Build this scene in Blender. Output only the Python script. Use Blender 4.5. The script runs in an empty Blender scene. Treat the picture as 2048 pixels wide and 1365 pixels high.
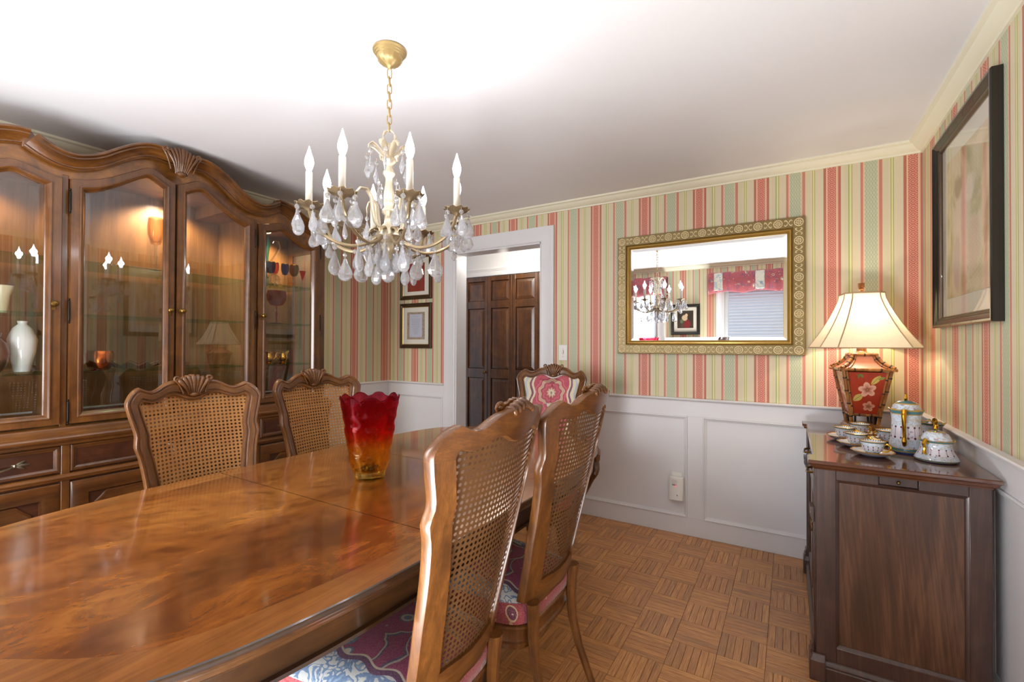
import bpy, bmesh, math, random
from mathutils import Vector, Matrix
random.seed(7)
S = bpy.context.scene
PI = math.pi

# ------------------------------------------------------------------ camera
def set_camera():
    yaw, pitch, roll = math.radians(31.274), math.radians(0.486), math.radians(0.213)
    f = Vector((-math.sin(yaw)*math.cos(pitch), math.cos(yaw)*math.cos(pitch), math.sin(pitch)))
    r = Vector((math.cos(yaw), math.sin(yaw), 0)); u = r.cross(f)
    r2 = r*math.cos(roll)+u*math.sin(roll); u2 = u*math.cos(roll)-r*math.sin(roll)
    cd = bpy.data.cameras.new('camera'); cam = bpy.data.objects.new('camera', cd)
    cd.sensor_width = 36; cd.lens = 916.7*36/2048; cd.clip_start = 0.02; cd.clip_end = 60
    m = Matrix((( r2.x,u2.x,-f.x,-0.6128),(r2.y,u2.y,-f.y,-3.2652),(r2.z,u2.z,-f.z,1.2763),(0,0,0,1)))
    cam.matrix_world = m
    S.collection.objects.link(cam); S.camera = cam
set_camera()
S.view_settings.view_transform = 'Standard'; S.view_settings.look = 'None'
S.view_settings.gamma = 1; S.view_settings.use_curve_mapping = False
EXPOSURE = 0.16
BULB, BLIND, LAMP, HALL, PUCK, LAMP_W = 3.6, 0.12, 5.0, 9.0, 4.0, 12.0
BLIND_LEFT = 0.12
S.view_settings.exposure = EXPOSURE
w = bpy.data.worlds.new('world'); S.world = w; w.use_nodes = True
w.node_tree.nodes['Background'].inputs[0].default_value = (.75,.86,1,1)
w.node_tree.nodes['Background'].inputs[1].default_value = 1.0
cy = S.cycles
cy.max_bounces = 10; cy.diffuse_bounces = 4; cy.glossy_bounces = 5; cy.transmission_bounces = 8; cy.transparent_max_bounces = 24
cy.caustics_reflective = False; cy.caustics_refractive = False; cy.sample_clamp_indirect = 4.0
cy.use_denoising = True

fl = bpy.data.lights.new('added_ceiling_fill','AREA'); fl.shape='DISK'; fl.size=1.0; fl.energy=90; fl.color=(.95,.98,1)  # added upward fill to brighten the ceiling, no such source in the room
flo = bpy.data.objects.new('added_ceiling_fill',fl); flo.location=(-1.3,-3.5,.34); flo.rotation_euler=(math.radians(180-10),math.radians(4),0); S.collection.objects.link(flo)

dl = bpy.data.lights.new('window_daylight','AREA'); dl.shape='RECTANGLE'; dl.size=.80; dl.size_y=1.38; dl.energy=62; dl.color=(.93,.965,1)
dlo = bpy.data.objects.new('window_daylight',dl); dlo.location=(-2.752,-3.708,1.355); dlo.rotation_euler=(math.radians(90),0,0); S.collection.objects.link(dlo)

# ------------------------------------------------------------------ helpers
def C(h):
    h = h.lstrip('#'); v = [int(h[i:i+2],16)/255 for i in (0,2,4)]
    return tuple((x/12.92 if x <= .04045 else ((x+.055)/1.055)**2.4) for x in v)+(1,)

class MB:
    """collects vertices and faces of one mesh"""
    def __init__(s): s.v=[]; s.f=[]; s.m=[]; s.cm=0; s.uv=None
    def add(s, vs, fs, mat=None):
        b=len(s.v); s.v+= [tuple(x) for x in vs]; s.f+=[tuple(i+b for i in f) for f in fs]
        s.m+=[s.cm if mat is None else mat]*len(fs); return s
    def box(s,x0,x1,y0,y1,z0,z1,mat=None):
        if x0>x1:x0,x1=x1,x0
        if y0>y1:y0,y1=y1,y0
        if z0>z1:z0,z1=z1,z0
        return s.add([(x0,y0,z0),(x1,y0,z0),(x1,y1,z0),(x0,y1,z0),(x0,y0,z1),(x1,y0,z1),(x1,y1,z1),(x0,y1,z1)],
          [(0,3,2,1),(4,5,6,7),(0,1,5,4),(1,2,6,5),(2,3,7,6),(3,0,4,7)],mat)
    def lathe(s,prof,n=24,c=(0,0,0),mat=None,fn=None,cap=True,a0=0):
        vs=[];fs=[]
        for r,z in prof:
            for k in range(n):
                a=a0+2*PI*k/n; x,y,zz=r*math.cos(a),r*math.sin(a),z
                if fn: x,y,zz=fn(x,y,zz,a,r)
                vs.append((c[0]+x,c[1]+y,c[2]+zz))
        for i in range(len(prof)-1):
            for k in range(n):
                k2=(k+1)%n; fs.append((i*n+k,i*n+k2,(i+1)*n+k2,(i+1)*n+k))
        if cap:
            if prof[0][0]>1e-5: fs.append(tuple(range(n-1,-1,-1)))
            if prof[-1][0]>1e-5: fs.append(tuple((len(prof)-1)*n+k for k in range(n)))
        return s.add(vs,fs,mat)
    def tube(s,path,rad,n=10,closed=False,mat=None,flat=1.0,up=None):
        P=[Vector(p) for p in path]; N=len(P); vs=[];fs=[]
        R=rad if isinstance(rad,(list,tuple)) else [rad]*N
        ref=Vector(up) if up else None; px=None
        for i in range(N):
            a=P[(i-1)%N] if (closed or i>0) else P[i]; b=P[(i+1)%N] if (closed or i<N-1) else P[i]
            t=(b-a).normalized()
            if ref is not None: x=ref-t*ref.dot(t)
            elif px is None:
                x=Vector((0,0,1)) if abs(t.z)<.9 else Vector((1,0,0)); x=x-t*x.dot(t)
            else: x=px-t*px.dot(t)
            x.normalize(); px=x; y=t.cross(x)
            for k in range(n):
                an=2*PI*k/n; vs.append(P[i]+x*(math.cos(an)*R[i]*flat)+y*(math.sin(an)*R[i]))
        M=N if closed else N-1
        for i in range(M):
            j=(i+1)%N
            for k in range(n):
                k2=(k+1)%n; fs.append((i*n+k,i*n+k2,j*n+k2,j*n+k))
        if not closed: fs.append(tuple(range(n-1,-1,-1))); fs.append(tuple((N-1)*n+k for k in range(n)))
        return s.add(vs,fs,mat)
    def sweep(s,path,prof,to3,closed=False,mat=None,flip=False):
        """profile (a: in-plane offset to the left of travel, b: height over the plane) mitred along a planar path"""
        N=len(path); M=len(prof); vs=[];fs=[]
        for i in range(N):
            p=Vector(path[i]).to_2d() if len(path[i])>2 else Vector(path[i])
            def d(i,j): return (Vector(path[j%N][:2])-Vector(path[i%N][:2])).normalized()
            if closed or 0<i<N-1: d0,d1=d(i-1,i),d(i,i+1)
            elif i==0: d0=d1=d(0,1)
            else: d0=d1=d(N-2,N-1)
            n0=Vector((-d0.y,d0.x)); n1=Vector((-d1.y,d1.x)); n=n0+n1
            if n.length<1e-6: n=n0
            n.normalize(); n=n/max(.35,n.dot(n0))
            for a,b in prof:
                q=Vector(path[i][:2])+n*a; vs.append(to3(q.x,q.y,b))
        K=N if closed else N-1
        for i in range(K):
            j=(i+1)%N
            for k in range(M):
                k2=(k+1)%M; fs.append((i*M+k,j*M+k,j*M+k2,i*M+k2) if not flip else (i*M+k,i*M+k2,j*M+k2,j*M+k))
        if not closed:
            fs.append(tuple(range(M)) if not flip else tuple(range(M-1,-1,-1)))
            e=[(N-1)*M+k for k in range(M)]; fs.append(tuple(e[::-1]) if not flip else tuple(e))
        return s.add(vs,fs,mat)
    def prism(s,outline,d0,d1,to3,mat=None):
        N=len(outline); vs=[to3(p[0],p[1],d0) for p in outline]+[to3(p[0],p[1],d1) for p in outline]
        fs=[tuple(range(N-1,-1,-1)),tuple(range(N,2*N))]+[(i,(i+1)%N,N+(i+1)%N,N+i) for i in range(N)]
        return s.add(vs,fs,mat)
    def loft(s,loops,closed=True,cap0=True,cap1=True,mat=None):
        N=len(loops[0]); vs=[p for l in loops for p in l]; fs=[]
        for i in range(len(loops)-1):
            for k in range(N if closed else N-1):
                k2=(k+1)%N; fs.append((i*N+k,i*N+k2,(i+1)*N+k2,(i+1)*N+k))
        if cap0: fs.append(tuple(range(N-1,-1,-1)))
        if cap1: fs.append(tuple((len(loops)-1)*N+k for k in range(N)))
        return s.add(vs,fs,mat)
    def ball(s,c,r,n=10,m=6,sc=(1,1,1),mat=None):
        prof=[(max(1e-4,r*math.sin(PI*i/m)),-r*math.cos(PI*i/m)) for i in range(m+1)]
        return s.lathe(prof,n,c,mat,fn=lambda x,y,z,a,rr:(x*sc[0],y*sc[1],z*sc[2]))
    def xf(s,fn): s.v=[tuple(fn(*p)) for p in s.v]; return s

def mk(name, mb, mat, parent=None, smooth=True, angle=38, bevel=0, seg=2, off=None, sub=0, fixn=True):
    me=bpy.data.meshes.new(name)
    vs=mb.v if off is None else [(x-off[0],y-off[1],z-off[2]) for x,y,z in mb.v]
    me.from_pydata(vs,[],mb.f)
    mats=mat if isinstance(mat,(list,tuple)) else [mat]
    for m in mats: me.materials.append(m)
    if len(mats)>1: me.polygons.foreach_set('material_index',mb.m)
    if mb.uv is not None:
        l=me.uv_layers.new(name='UVMap'); flat=[c for uv in mb.uv for c in uv]; l.data.foreach_set('uv',flat)
    if fixn:
        bm=bmesh.new(); bm.from_mesh(me); bmesh.ops.recalc_face_normals(bm,faces=bm.faces); bm.to_mesh(me); bm.free()
    if smooth:
        me.polygons.foreach_set('use_smooth',[True]*len(me.polygons))
        if angle<180: me.set_sharp_from_angle(angle=math.radians(angle))
    me.update()
    o=bpy.data.objects.new(name,me); S.collection.objects.link(o)
    if parent is not None: o.parent=parent
    if bevel:
        b=o.modifiers.new('bevel','BEVEL'); b.width=bevel; b.segments=seg; b.limit_method='ANGLE'; b.angle_limit=math.radians(40); b.harden_normals=False
    if sub:
        m=o.modifiers.new('sub','SUBSURF'); m.levels=sub; m.render_levels=sub
    return o
def tag(o,label,cat,group=None,kind=None):
    if label: o['label']=label
    if cat: o['category']=cat
    if group: o['group']=group
    if kind: o['kind']=kind
    return o
def thing(name,label,cat,loc=(0,0,0),rz=0,group=None):
    o=bpy.data.objects.new(name,None); S.collection.objects.link(o)
    o.empty_display_size=.05
    o.location=loc; o.rotation_euler=(0,0,rz); return tag(o,label,cat,group)
def struct(name,mb,mat,label=None,parent=None,**k):
    o=mk(name,mb,mat,parent,**k)
    if parent is None: o['kind']='structure'
    if label: o['label']=label
    return o
def dup(o,parent=None,loc=None,rz=None,label=None):
    c=o.copy(); S.collection.objects.link(c)
    if parent is not None: c.parent=parent
    if loc is not None: c.location=loc
    if rz is not None: c.rotation_euler=(0,0,rz)
    if label: c['label']=label
    for ch in list(o.children): dup(ch,c)
    return c
def crom(pts,n):
    """Catmull-Rom through pts, resampled to n points evenly by length"""
    P=[Vector(p) for p in pts]; out=[]
    for i in range(len(P)-1):
        p0=P[max(0,i-1)];p1=P[i];p2=P[i+1];p3=P[min(len(P)-1,i+2)]
        for k in range(12):
            t=k/12; out.append(.5*((2*p1)+(p2-p0)*t+(2*p0-5*p1+4*p2-p3)*t*t+(3*p1-p0-3*p2+p3)*t**3))
    out.append(P[-1]); L=[0]
    for a,b in zip(out,out[1:]): L.append(L[-1]+(b-a).length)
    res=[];j=0
    for k in range(n):
        t=L[-1]*k/(n-1)
        while j<len(L)-2 and L[j+1]<t: j+=1
        s=(t-L[j])/max(1e-9,L[j+1]-L[j]); res.append(out[j].lerp(out[j+1],min(1,max(0,s))))
    return res
XY=lambda z0: (lambda a,b,d:(a,b,z0+d))

# ------------------------------------------------------------------ materials
class NT:
    def __init__(s,name):
        s.m=bpy.data.materials.new(name); s.m.use_nodes=True; s.t=s.m.node_tree
        s.b=s.t.nodes['Principled BSDF']; s.out=s.t.nodes['Material Output']
    def n(s,ty,**kw):
        o=s.t.nodes.new(ty)
        for k,v in kw.items(): setattr(o,k,v)
        return o
    def l(s,a,b): s.t.links.new(a,b)
    def set(s,inp,v):
        if hasattr(v,'is_output') or isinstance(v,bpy.types.NodeSocket): s.l(v,inp)
        else: inp.default_value=v
    def math(s,op,a,b=None,c=None,clamp=False):
        o=s.n('ShaderNodeMath',operation=op); o.use_clamp=clamp; s.set(o.inputs[0],a)
        if b is not None: s.set(o.inputs[1],b)
        if c is not None: s.set(o.inputs[2],c)
        return o.outputs[0]
    def mix(s,f,a,b,bt='MIX'):
        o=s.n('ShaderNodeMix',data_type='RGBA',blend_type=bt); s.set(o.inputs[0],f); s.set(o.inputs[6],a); s.set(o.inputs[7],b); return o.outputs[2]
    def co(s,kind='Object'): return s.n('ShaderNodeTexCoord').outputs[kind]
    def map(s,v,sc=(1,1,1),loc=(0,0,0),rot=(0,0,0)):
        o=s.n('ShaderNodeMapping'); s.l(v,o.inputs[0]); o.inputs[1].default_value=loc; o.inputs[2].default_value=rot; o.inputs[3].default_value=sc; return o.outputs[0]
    def sep(s,v): o=s.n('ShaderNodeSeparateXYZ'); s.l(v,o.inputs[0]); return o.outputs
    def comb(s,x,y,z):
        o=s.n('ShaderNodeCombineXYZ'); s.set(o.inputs[0],x); s.set(o.inputs[1],y); s.set(o.inputs[2],z); return o.outputs[0]
    def noise(s,v,sc=5,det=4,dist=0,rough=.55,out=0):
        o=s.n('ShaderNodeTexNoise'); 
        if v is not None: s.l(v,o.inputs['Vector'])
        o.inputs['Scale'].default_value=sc; o.inputs['Detail'].default_value=det; o.inputs['Distortion'].default_value=dist; o.inputs['Roughness'].default_value=rough; return o.outputs[out]
    def voro(s,v,sc,feat='F1',out=0):
        o=s.n('ShaderNodeTexVoronoi',feature=feat); s.l(v,o.inputs['Vector']); o.inputs['Scale'].default_value=sc; return o.outputs[out]
    def ramp(s,f,stops,interp='LINEAR'):
        o=s.n('ShaderNodeValToRGB'); e=o.color_ramp; e.interpolation=interp
        while len(e.elements)<len(stops): e.elements.new(.5)
        for el,(p,c) in zip(e.elements,stops): el.position=p; el.color=c if len(c)==4 else tuple(c)+(1,)
        s.set(o.inputs[0],f); return o.outputs[0]
    def bump(s,h,st=.2,d=.01):
        o=s.n('ShaderNodeBump'); o.inputs['Strength'].default_value=st; o.inputs['Distance'].default_value=d; s.l(h,o.inputs['Height']); s.l(o.outputs[0],s.b.inputs['Normal']); return o.outputs[0]
    def P(s,col=None,rough=None,metal=None,coat=None,coatr=None,spec=None,trans=None,ior=None,sheen=None):
        for k,v in (('Base Color',col),('Roughness',rough),('Metallic',metal),('Coat Weight',coat),('Coat Roughness',coatr),('Specular IOR Level',spec),('Transmission Weight',trans),('IOR',ior),('Sheen Weight',sheen)):
            if v is not None: s.set(s.b.inputs[k],v)
        return s.m

def plain(name,col,rough=.5,metal=0,coat=0,bumpsc=0,spec=None,var=.04):
    n=NT(name); c=C(col) if isinstance(col,str) else col
    co=n.co(); f=n.noise(co,9,3)
    d=tuple(x*(1-var*2) for x in c[:3])+(1,); 
    n.P(n.mix(f,d,c),rough,metal,coat,spec=spec)
    if bumpsc: n.bump(n.noise(co,bumpsc,4),.15,.002)
    return n.m
def wood(name,dark,mid,light,axis='z',rough=.32,coat=.35,sc=1.0,burl=0.0,coatr=.12,fine=.5,contrast=(.3,.52,.75)):
    n=NT(name); co=n.co()
    k={'x':(.1,1,1),'y':(1,.1,1),'z':(1,1,.1)}[axis]
    v=n.map(co,tuple(q*sc for q in k))
    a=n.noise(v,11,6,1.2,.6)
    if burl:
        b=n.noise(co,4.5*sc,8,2.2,.62); a=n.math('ADD',n.math('MULTIPLY',a,1-burl),n.math('MULTIPLY',b,burl))
    col=n.ramp(a,[(contrast[0],C(dark)),(contrast[1],C(mid)),(contrast[2],C(light))])
    k2={'x':(.03,1,1),'y':(1,.03,1),'z':(1,1,.03)}[axis]
    g=n.noise(n.map(co,tuple(q*sc for q in k2)),170,3,0,.6)
    col=n.mix(n.math('MULTIPLY',n.ramp(g,[(.42,(1,1,1,1)),(.58,(0,0,0,1))]),fine),col,n.mix(.55,col,C(dark)))
    n.P(col,rough,0,coat,coatr); n.bump(g,.06,.001)
    return n.m
# wood family
def m_burl():
    n=NT('table_burl_veneer'); co=n.map(n.co(),(1,.6,1),(2,1,0),(0,0,.5))
    w=n.n('ShaderNodeVectorMath',operation='MULTIPLY_ADD'); n.l(n.noise(co,2.2,3,0,.5,out=1),w.inputs[0]); w.inputs[1].default_value=(.5,.5,.5); n.l(co,w.inputs[2]); v=w.outputs[0]
    a=n.noise(v,2.6,4,0,.55); b=n.noise(v,8,5,0,.6); g=n.noise(n.map(v,(1,.2,1)),60,3,0,.6)
    t=n.math('ADD',n.math('ADD',n.math('MULTIPLY',a,.5),n.math('MULTIPLY',b,.35)),n.math('MULTIPLY',g,.15))
    col=n.ramp(t,[(.34,C('#3a1a07')),(.44,C('#63330f')),(.53,C('#834a19')),(.66,C('#a66a2c'))])
    f=n.noise(n.map(v,(1,.5,1)),30,4,0,.65); col=n.mix(n.ramp(f,[(.36,(.55,.55,.55,1)),(.5,(0,0,0,1))]),col,C('#4f2409'))
    n.P(col,.22,0,.75,.085,spec=.35); return n.m
W_BASE=wood('cabinet_base_walnut','#241307','#4f2c10','#74461d','y',.3,.5,1.0,.3)
W_CAB=wood('cabinet_walnut','#2f190a','#5f3815','#835322','z',.3,.5,1.0,.45)
W_CABH=wood('cabinet_walnut_across','#2f190a','#5f3815','#835322','y',.3,.5,1.0,.3)
W_BURL=wood('cabinet_burl_frieze','#42270f','#784a1c','#99652d','y',.28,.5,1.3,.85)
W_DARK=wood('cabinet_dark_walnut','#1f0e06','#3f2010','#5c3418','y',.3,.5,1.0,.5)
W_BACK=wood('cabinet_back_panel','#5f3d1e','#82582c','#9c7040','z',.5,.1,.8,.1)
W_TOP=m_burl()
W_TOPB=wood('table_crossband','#5f3411','#8a5423','#a56c34','y',.22,.7,1.2,.25,.085,.4)
W_TBL=wood('table_edge_walnut','#180d07','#35200f','#523319','y',.28,.45,1.2,.3)
W_CHAIR=wood('chair_fruitwood','#371e0c','#6d421a','#94602c','z',.36,.28,1.6,.3)
W_CHAIRH=wood('chair_fruitwood_across','#371e0c','#6d421a','#94602c','y',.36,.28,1.6,.3)
W_SIDE=wood('sideboard_mahogany','#1f120c','#402820','#5c4032','z',.35,.3,.9,.35)
W_SIDEH=wood('sideboard_mahogany_top','#3a2014','#5d3622','#744a30','x',.16,.6,.9,.3,.05)
W_DOOR=wood('closet_door_walnut','#26130a','#573110','#80501f','z',.35,.3,1.1,.4)

WHITE=plain('white_trim_paint','#dcdcde',.42,bumpsc=60,var=.01)
CEIL=plain('ceiling_paint','#e4e4e6',.75,bumpsc=90,var=.01)
CREAM=plain('cream_crown_paint','#e3dfc8',.45,var=.015)
WHITEP=plain('white_plastic','#e9e8e2',.35)
BRASS=plain('aged_brass','#8a6d3a',.32,1,var=.2)
PEWTER=plain('antique_pewter','#aaa28e',.35,1,var=.25)
IRON=plain('dark_hinge_metal','#2a211a',.4,.8)
GOLD=plain('bright_gold','#d9a63a',.14,1,var=.06)
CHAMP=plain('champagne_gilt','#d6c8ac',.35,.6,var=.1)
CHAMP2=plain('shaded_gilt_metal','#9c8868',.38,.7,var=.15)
GILT=plain('gilt_frame','#c4a052',.3,.55,var=.12)
BLACK=plain('black_lacquer','#17130f',.25,0,.3,var=.2)
CHAMP3=plain('pale_antique_gold','#b39a66',.35,.5,var=.1)
IVORY=plain('ivory_candle','#c4bdae',.4)
JOINT=plain('dark_joint','#21130a',.7)

def m_floor():
    n=NT('parquet_oak'); uv=n.co('UV'); g=n.n('ShaderNodeNewGeometry'); oi=n.n('ShaderNodeObjectInfo')
    r=n.math('FRACT',n.math('ADD',g.outputs['Random Per Island'],oi.outputs['Random']))
    vec=n.n('ShaderNodeVectorMath',operation='ADD'); n.l(n.map(uv,(6,120,1)),vec.inputs[0]); n.l(n.comb(n.math('MULTIPLY',r,37.),n.math('MULTIPLY',r,91.),0),vec.inputs[1])
    a=n.noise(vec.outputs[0],1.6,5,.8,.6)
    c1=n.ramp(a,[(.3,C('#a87446')),(.55,C('#dba468')),(.8,C('#f2c688'))])
    tint=n.ramp(r,[(0,C('#7c4c2c')),(.16,C('#bd8e60')),(.4,C('#e2bc8a')),(.7,C('#fae0b2')),(.86,C('#cb9e6c')),(1,C('#94623c'))])
    col=n.mix(.6,c1,tint,'MULTIPLY'); col=n.mix(.28,col,c1)
    f=n.noise(n.map(vec.outputs[0],(1,6,1)),4,2); col=n.mix(n.ramp(f,[(.45,(0,0,0,1)),(.62,(.4,.4,.4,1))]),col,C('#54290f'))
    n.P(col,.34,0,.25,.25); n.bump(f,.08,.0006); return n.m
M_FLOOR=m_floor()

PER=.3645
def m_wallpaper(name,axis,off):
    n=NT(name); co=n.sep(n.co()); a=co[axis]; z=co[2]
    t=n.math('FRACT',n.math('DIVIDE',n.math('SUBTRACT',a,off),PER))
    cr,cr2=C('#cdc4a2'),C('#d2c6a8'); red,red2=C('#b06a5a'),C('#bd7d6c'); pale=C('#d9ae8e'); gr=C('#bcc0a3'); lime=C('#d2d492'); dg=C('#8f9560'); ol=C('#b3a76c')
    st=[(0,red),(.012,pale),(.0195,C('#b86353')),(.061,pale),(.071,red),(.083,cr2),(.1,cr),(.119,dg),(.1225,lime),(.130,cr),(.133,ol),(.137,cr2),(.174,red2),(.186,pale),(.193,gr),(.253,pale),(.258,red2),(.272,cr),(.30,cr2),(.308,ol),(.312,lime),(.319,dg),(.323,cr2)]
    base=n.ramp(t,[(p/PER,c) for p,c in st],'CONSTANT')
    m=n.math('MULTIPLY',t,PER)
    # diamond figure on the red bands
    def band(x0,x1): return n.math('MULTIPLY',n.math('GREATER_THAN',m,x0),n.math('LESS_THAN',m,x1))
    u=n.math('ABSOLUTE',n.math('DIVIDE',n.math('SUBTRACT',m,.0402),.0205))
    tri=n.math('ABSOLUTE',n.math('SUBTRACT',n.math('FRACT',n.math('DIVIDE',z,.036)),.5))
    d=n.math('SINE',n.math('MULTIPLY',n.math('ADD',u,n.math('MULTIPLY',tri,2.2)),9.4))
    f1=n.math('MULTIPLY',band(.0205,.060),n.ramp(d,[(.1,(0,0,0,1)),(.6,(.62,.62,.62,1))]))
    base=n.mix(f1,base,C('#e9b8a2'))
    # interlaced ogee figure on the green bands
    u2=n.math('DIVIDE',n.math('SUBTRACT',m,.223),.03)
    w=n.math('SINE',n.math('MULTIPLY',z,2*PI/.052))
    k1=n.math('ABSOLUTE',n.math('SINE',n.math('ADD',n.math('MULTIPLY',u2,7.0),n.math('MULTIPLY',w,1.5))))
    k2=n.math('ABSOLUTE',n.math('SINE',n.math('SUBTRACT',n.math('MULTIPLY',u2,7.0),n.math('MULTIPLY',w,1.5))))
    k=n.math('MINIMUM',k1,k2)
    f2=n.math('MULTIPLY',band(.194,.2525),n.ramp(k,[(.12,(.6,.6,.6,1)),(.34,(0,0,0,1))]))
    base=n.mix(f2,base,C('#7b8768'))
    # dotted edging
    dz=n.math('GREATER_THAN',n.math('SINE',n.math('MULTIPLY',z,2*PI/.006)),0.2)
    e=n.math('ADD',n.math('ADD',band(.0155,.0195),band(.061,.065)),n.math('ADD',band(.1905,.193),band(.253,.2555)))
    base=n.mix(n.math('MULTIPLY',n.math('MULTIPLY',dz,e),.7),base,C('#f0dcc0'))
    n.P(base,.55); return n.m
WP_BACK=m_wallpaper('striped_wallpaper_back',0,-1.538)
WP_RIGHT=m_wallpaper('striped_wallpaper_right',1,-.2385)
WP_LEFT=m_wallpaper('striped_wallpaper_left',1,-.468)
WP_FRONT=m_wallpaper('striped_wallpaper_front',0,-1.62)

def m_thin(name,tint='#ffffff',ior=1.5,rough=0.0,dens=1.0):
    """thin clear pane: mirror reflection by Fresnel, the rest passes straight through"""
    n=NT(name); n.t.nodes.remove(n.b)
    lw=n.n('ShaderNodeLayerWeight'); lw.inputs[0].default_value=.5
    k=((ior-1)/(ior+1))**2
    fr=n.math('ADD',k,n.math('MULTIPLY',n.math('POWER',lw.outputs['Facing'],5.),1-k))
    t=n.n('ShaderNodeBsdfTransparent'); t.inputs[0].default_value=C(tint)
    g=n.n('ShaderNodeBsdfGlossy'); g.inputs['Roughness'].default_value=rough
    m=n.n('ShaderNodeMixShader'); n.l(n.math('MULTIPLY',fr,dens,clamp=True),m.inputs[0]); n.l(t.outputs[0],m.inputs[1]); n.l(g.outputs[0],m.inputs[2]); n.l(m.outputs[0],n.out.inputs[0]); return n.m
PANE=m_thin('clear_pane',ior=1.6,dens=2.1)
PICGLASS=m_thin('picture_glass',ior=1.5,dens=.9)
def m_glass(name,col='#ffffff',ior=1.5,rough=0.0,clear=.4):
    """solid glass; part of the light goes straight through so that it casts light shadows"""
    n=NT(name); n.t.nodes.remove(n.b); 
    g=n.n('ShaderNodeBsdfGlass'); n.set(g.inputs['Color'],C(col) if isinstance(col,str) else col(n)); g.inputs['Roughness'].default_value=rough; g.inputs['IOR'].default_value=ior
    t=n.n('ShaderNodeBsdfTransparent'); n.set(t.inputs[0],C(col) if isinstance(col,str) else col(n))
    m=n.n('ShaderNodeMixShader'); m.inputs[0].default_value=clear; n.l(g.outputs[0],m.inputs[1]); n.l(t.outputs[0],m.inputs[2]); n.l(m.outputs[0],n.out.inputs[0]); return n.m
def m_crystal():
    n=NT('cut_crystal'); n.t.nodes.remove(n.b)
    g=n.n('ShaderNodeBsdfGlass'); g.inputs['IOR'].default_value=1.6; g.inputs['Roughness'].default_value=0; g.inputs['Color'].default_value=C('#fbfcff')
    t=n.n('ShaderNodeBsdfTransparent'); t.inputs[0].default_value=C('#f6f8fb'); d=n.n('ShaderNodeBsdfDiffuse'); d.inputs[0].default_value=C('#f0f2f5')  # white diffuse share stands in for the sparkle of refracted light
    m=n.n('ShaderNodeMixShader'); m.inputs[0].default_value=.3; n.l(g.outputs[0],m.inputs[1]); n.l(t.outputs[0],m.inputs[2])
    m2=n.n('ShaderNodeMixShader'); m2.inputs[0].default_value=.14; n.l(m.outputs[0],m2.inputs[1]); n.l(d.outputs[0],m2.inputs[2]); n.l(m2.outputs[0],n.out.inputs[0]); return n.m
CRYSTAL=m_crystal()
SHELF=m_glass('shelf_glass','#e4f3ec',1.3,0,.85)
def m_emit(name,col,st):
    n=NT(name); n.P(C(col),.5); n.b.inputs['Emission Color'].default_value=C(col); n.b.inputs['Emission Strength'].default_value=st; return n.m
M_BULB=m_emit('flame_bulb_lit','#f8f7ff',14.0)
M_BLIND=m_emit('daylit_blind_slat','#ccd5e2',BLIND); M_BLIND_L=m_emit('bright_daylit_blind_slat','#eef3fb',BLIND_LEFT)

def light(name,kind,loc,power,size,col=(1,1,1),rot=(0,0,0),spot=None,parent=None):
    d=bpy.data.lights.new(name,kind); d.energy=power; d.color=col
    if kind=='AREA': d.size=size
    else: d.shadow_soft_size=size
    if spot: d.spot_size=spot; d.spot_blend=.6
    o=bpy.data.objects.new(name,d); o.location=loc; o.rotation_euler=rot; S.collection.objects.link(o)
    if parent: o.parent=parent
    return o

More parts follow.
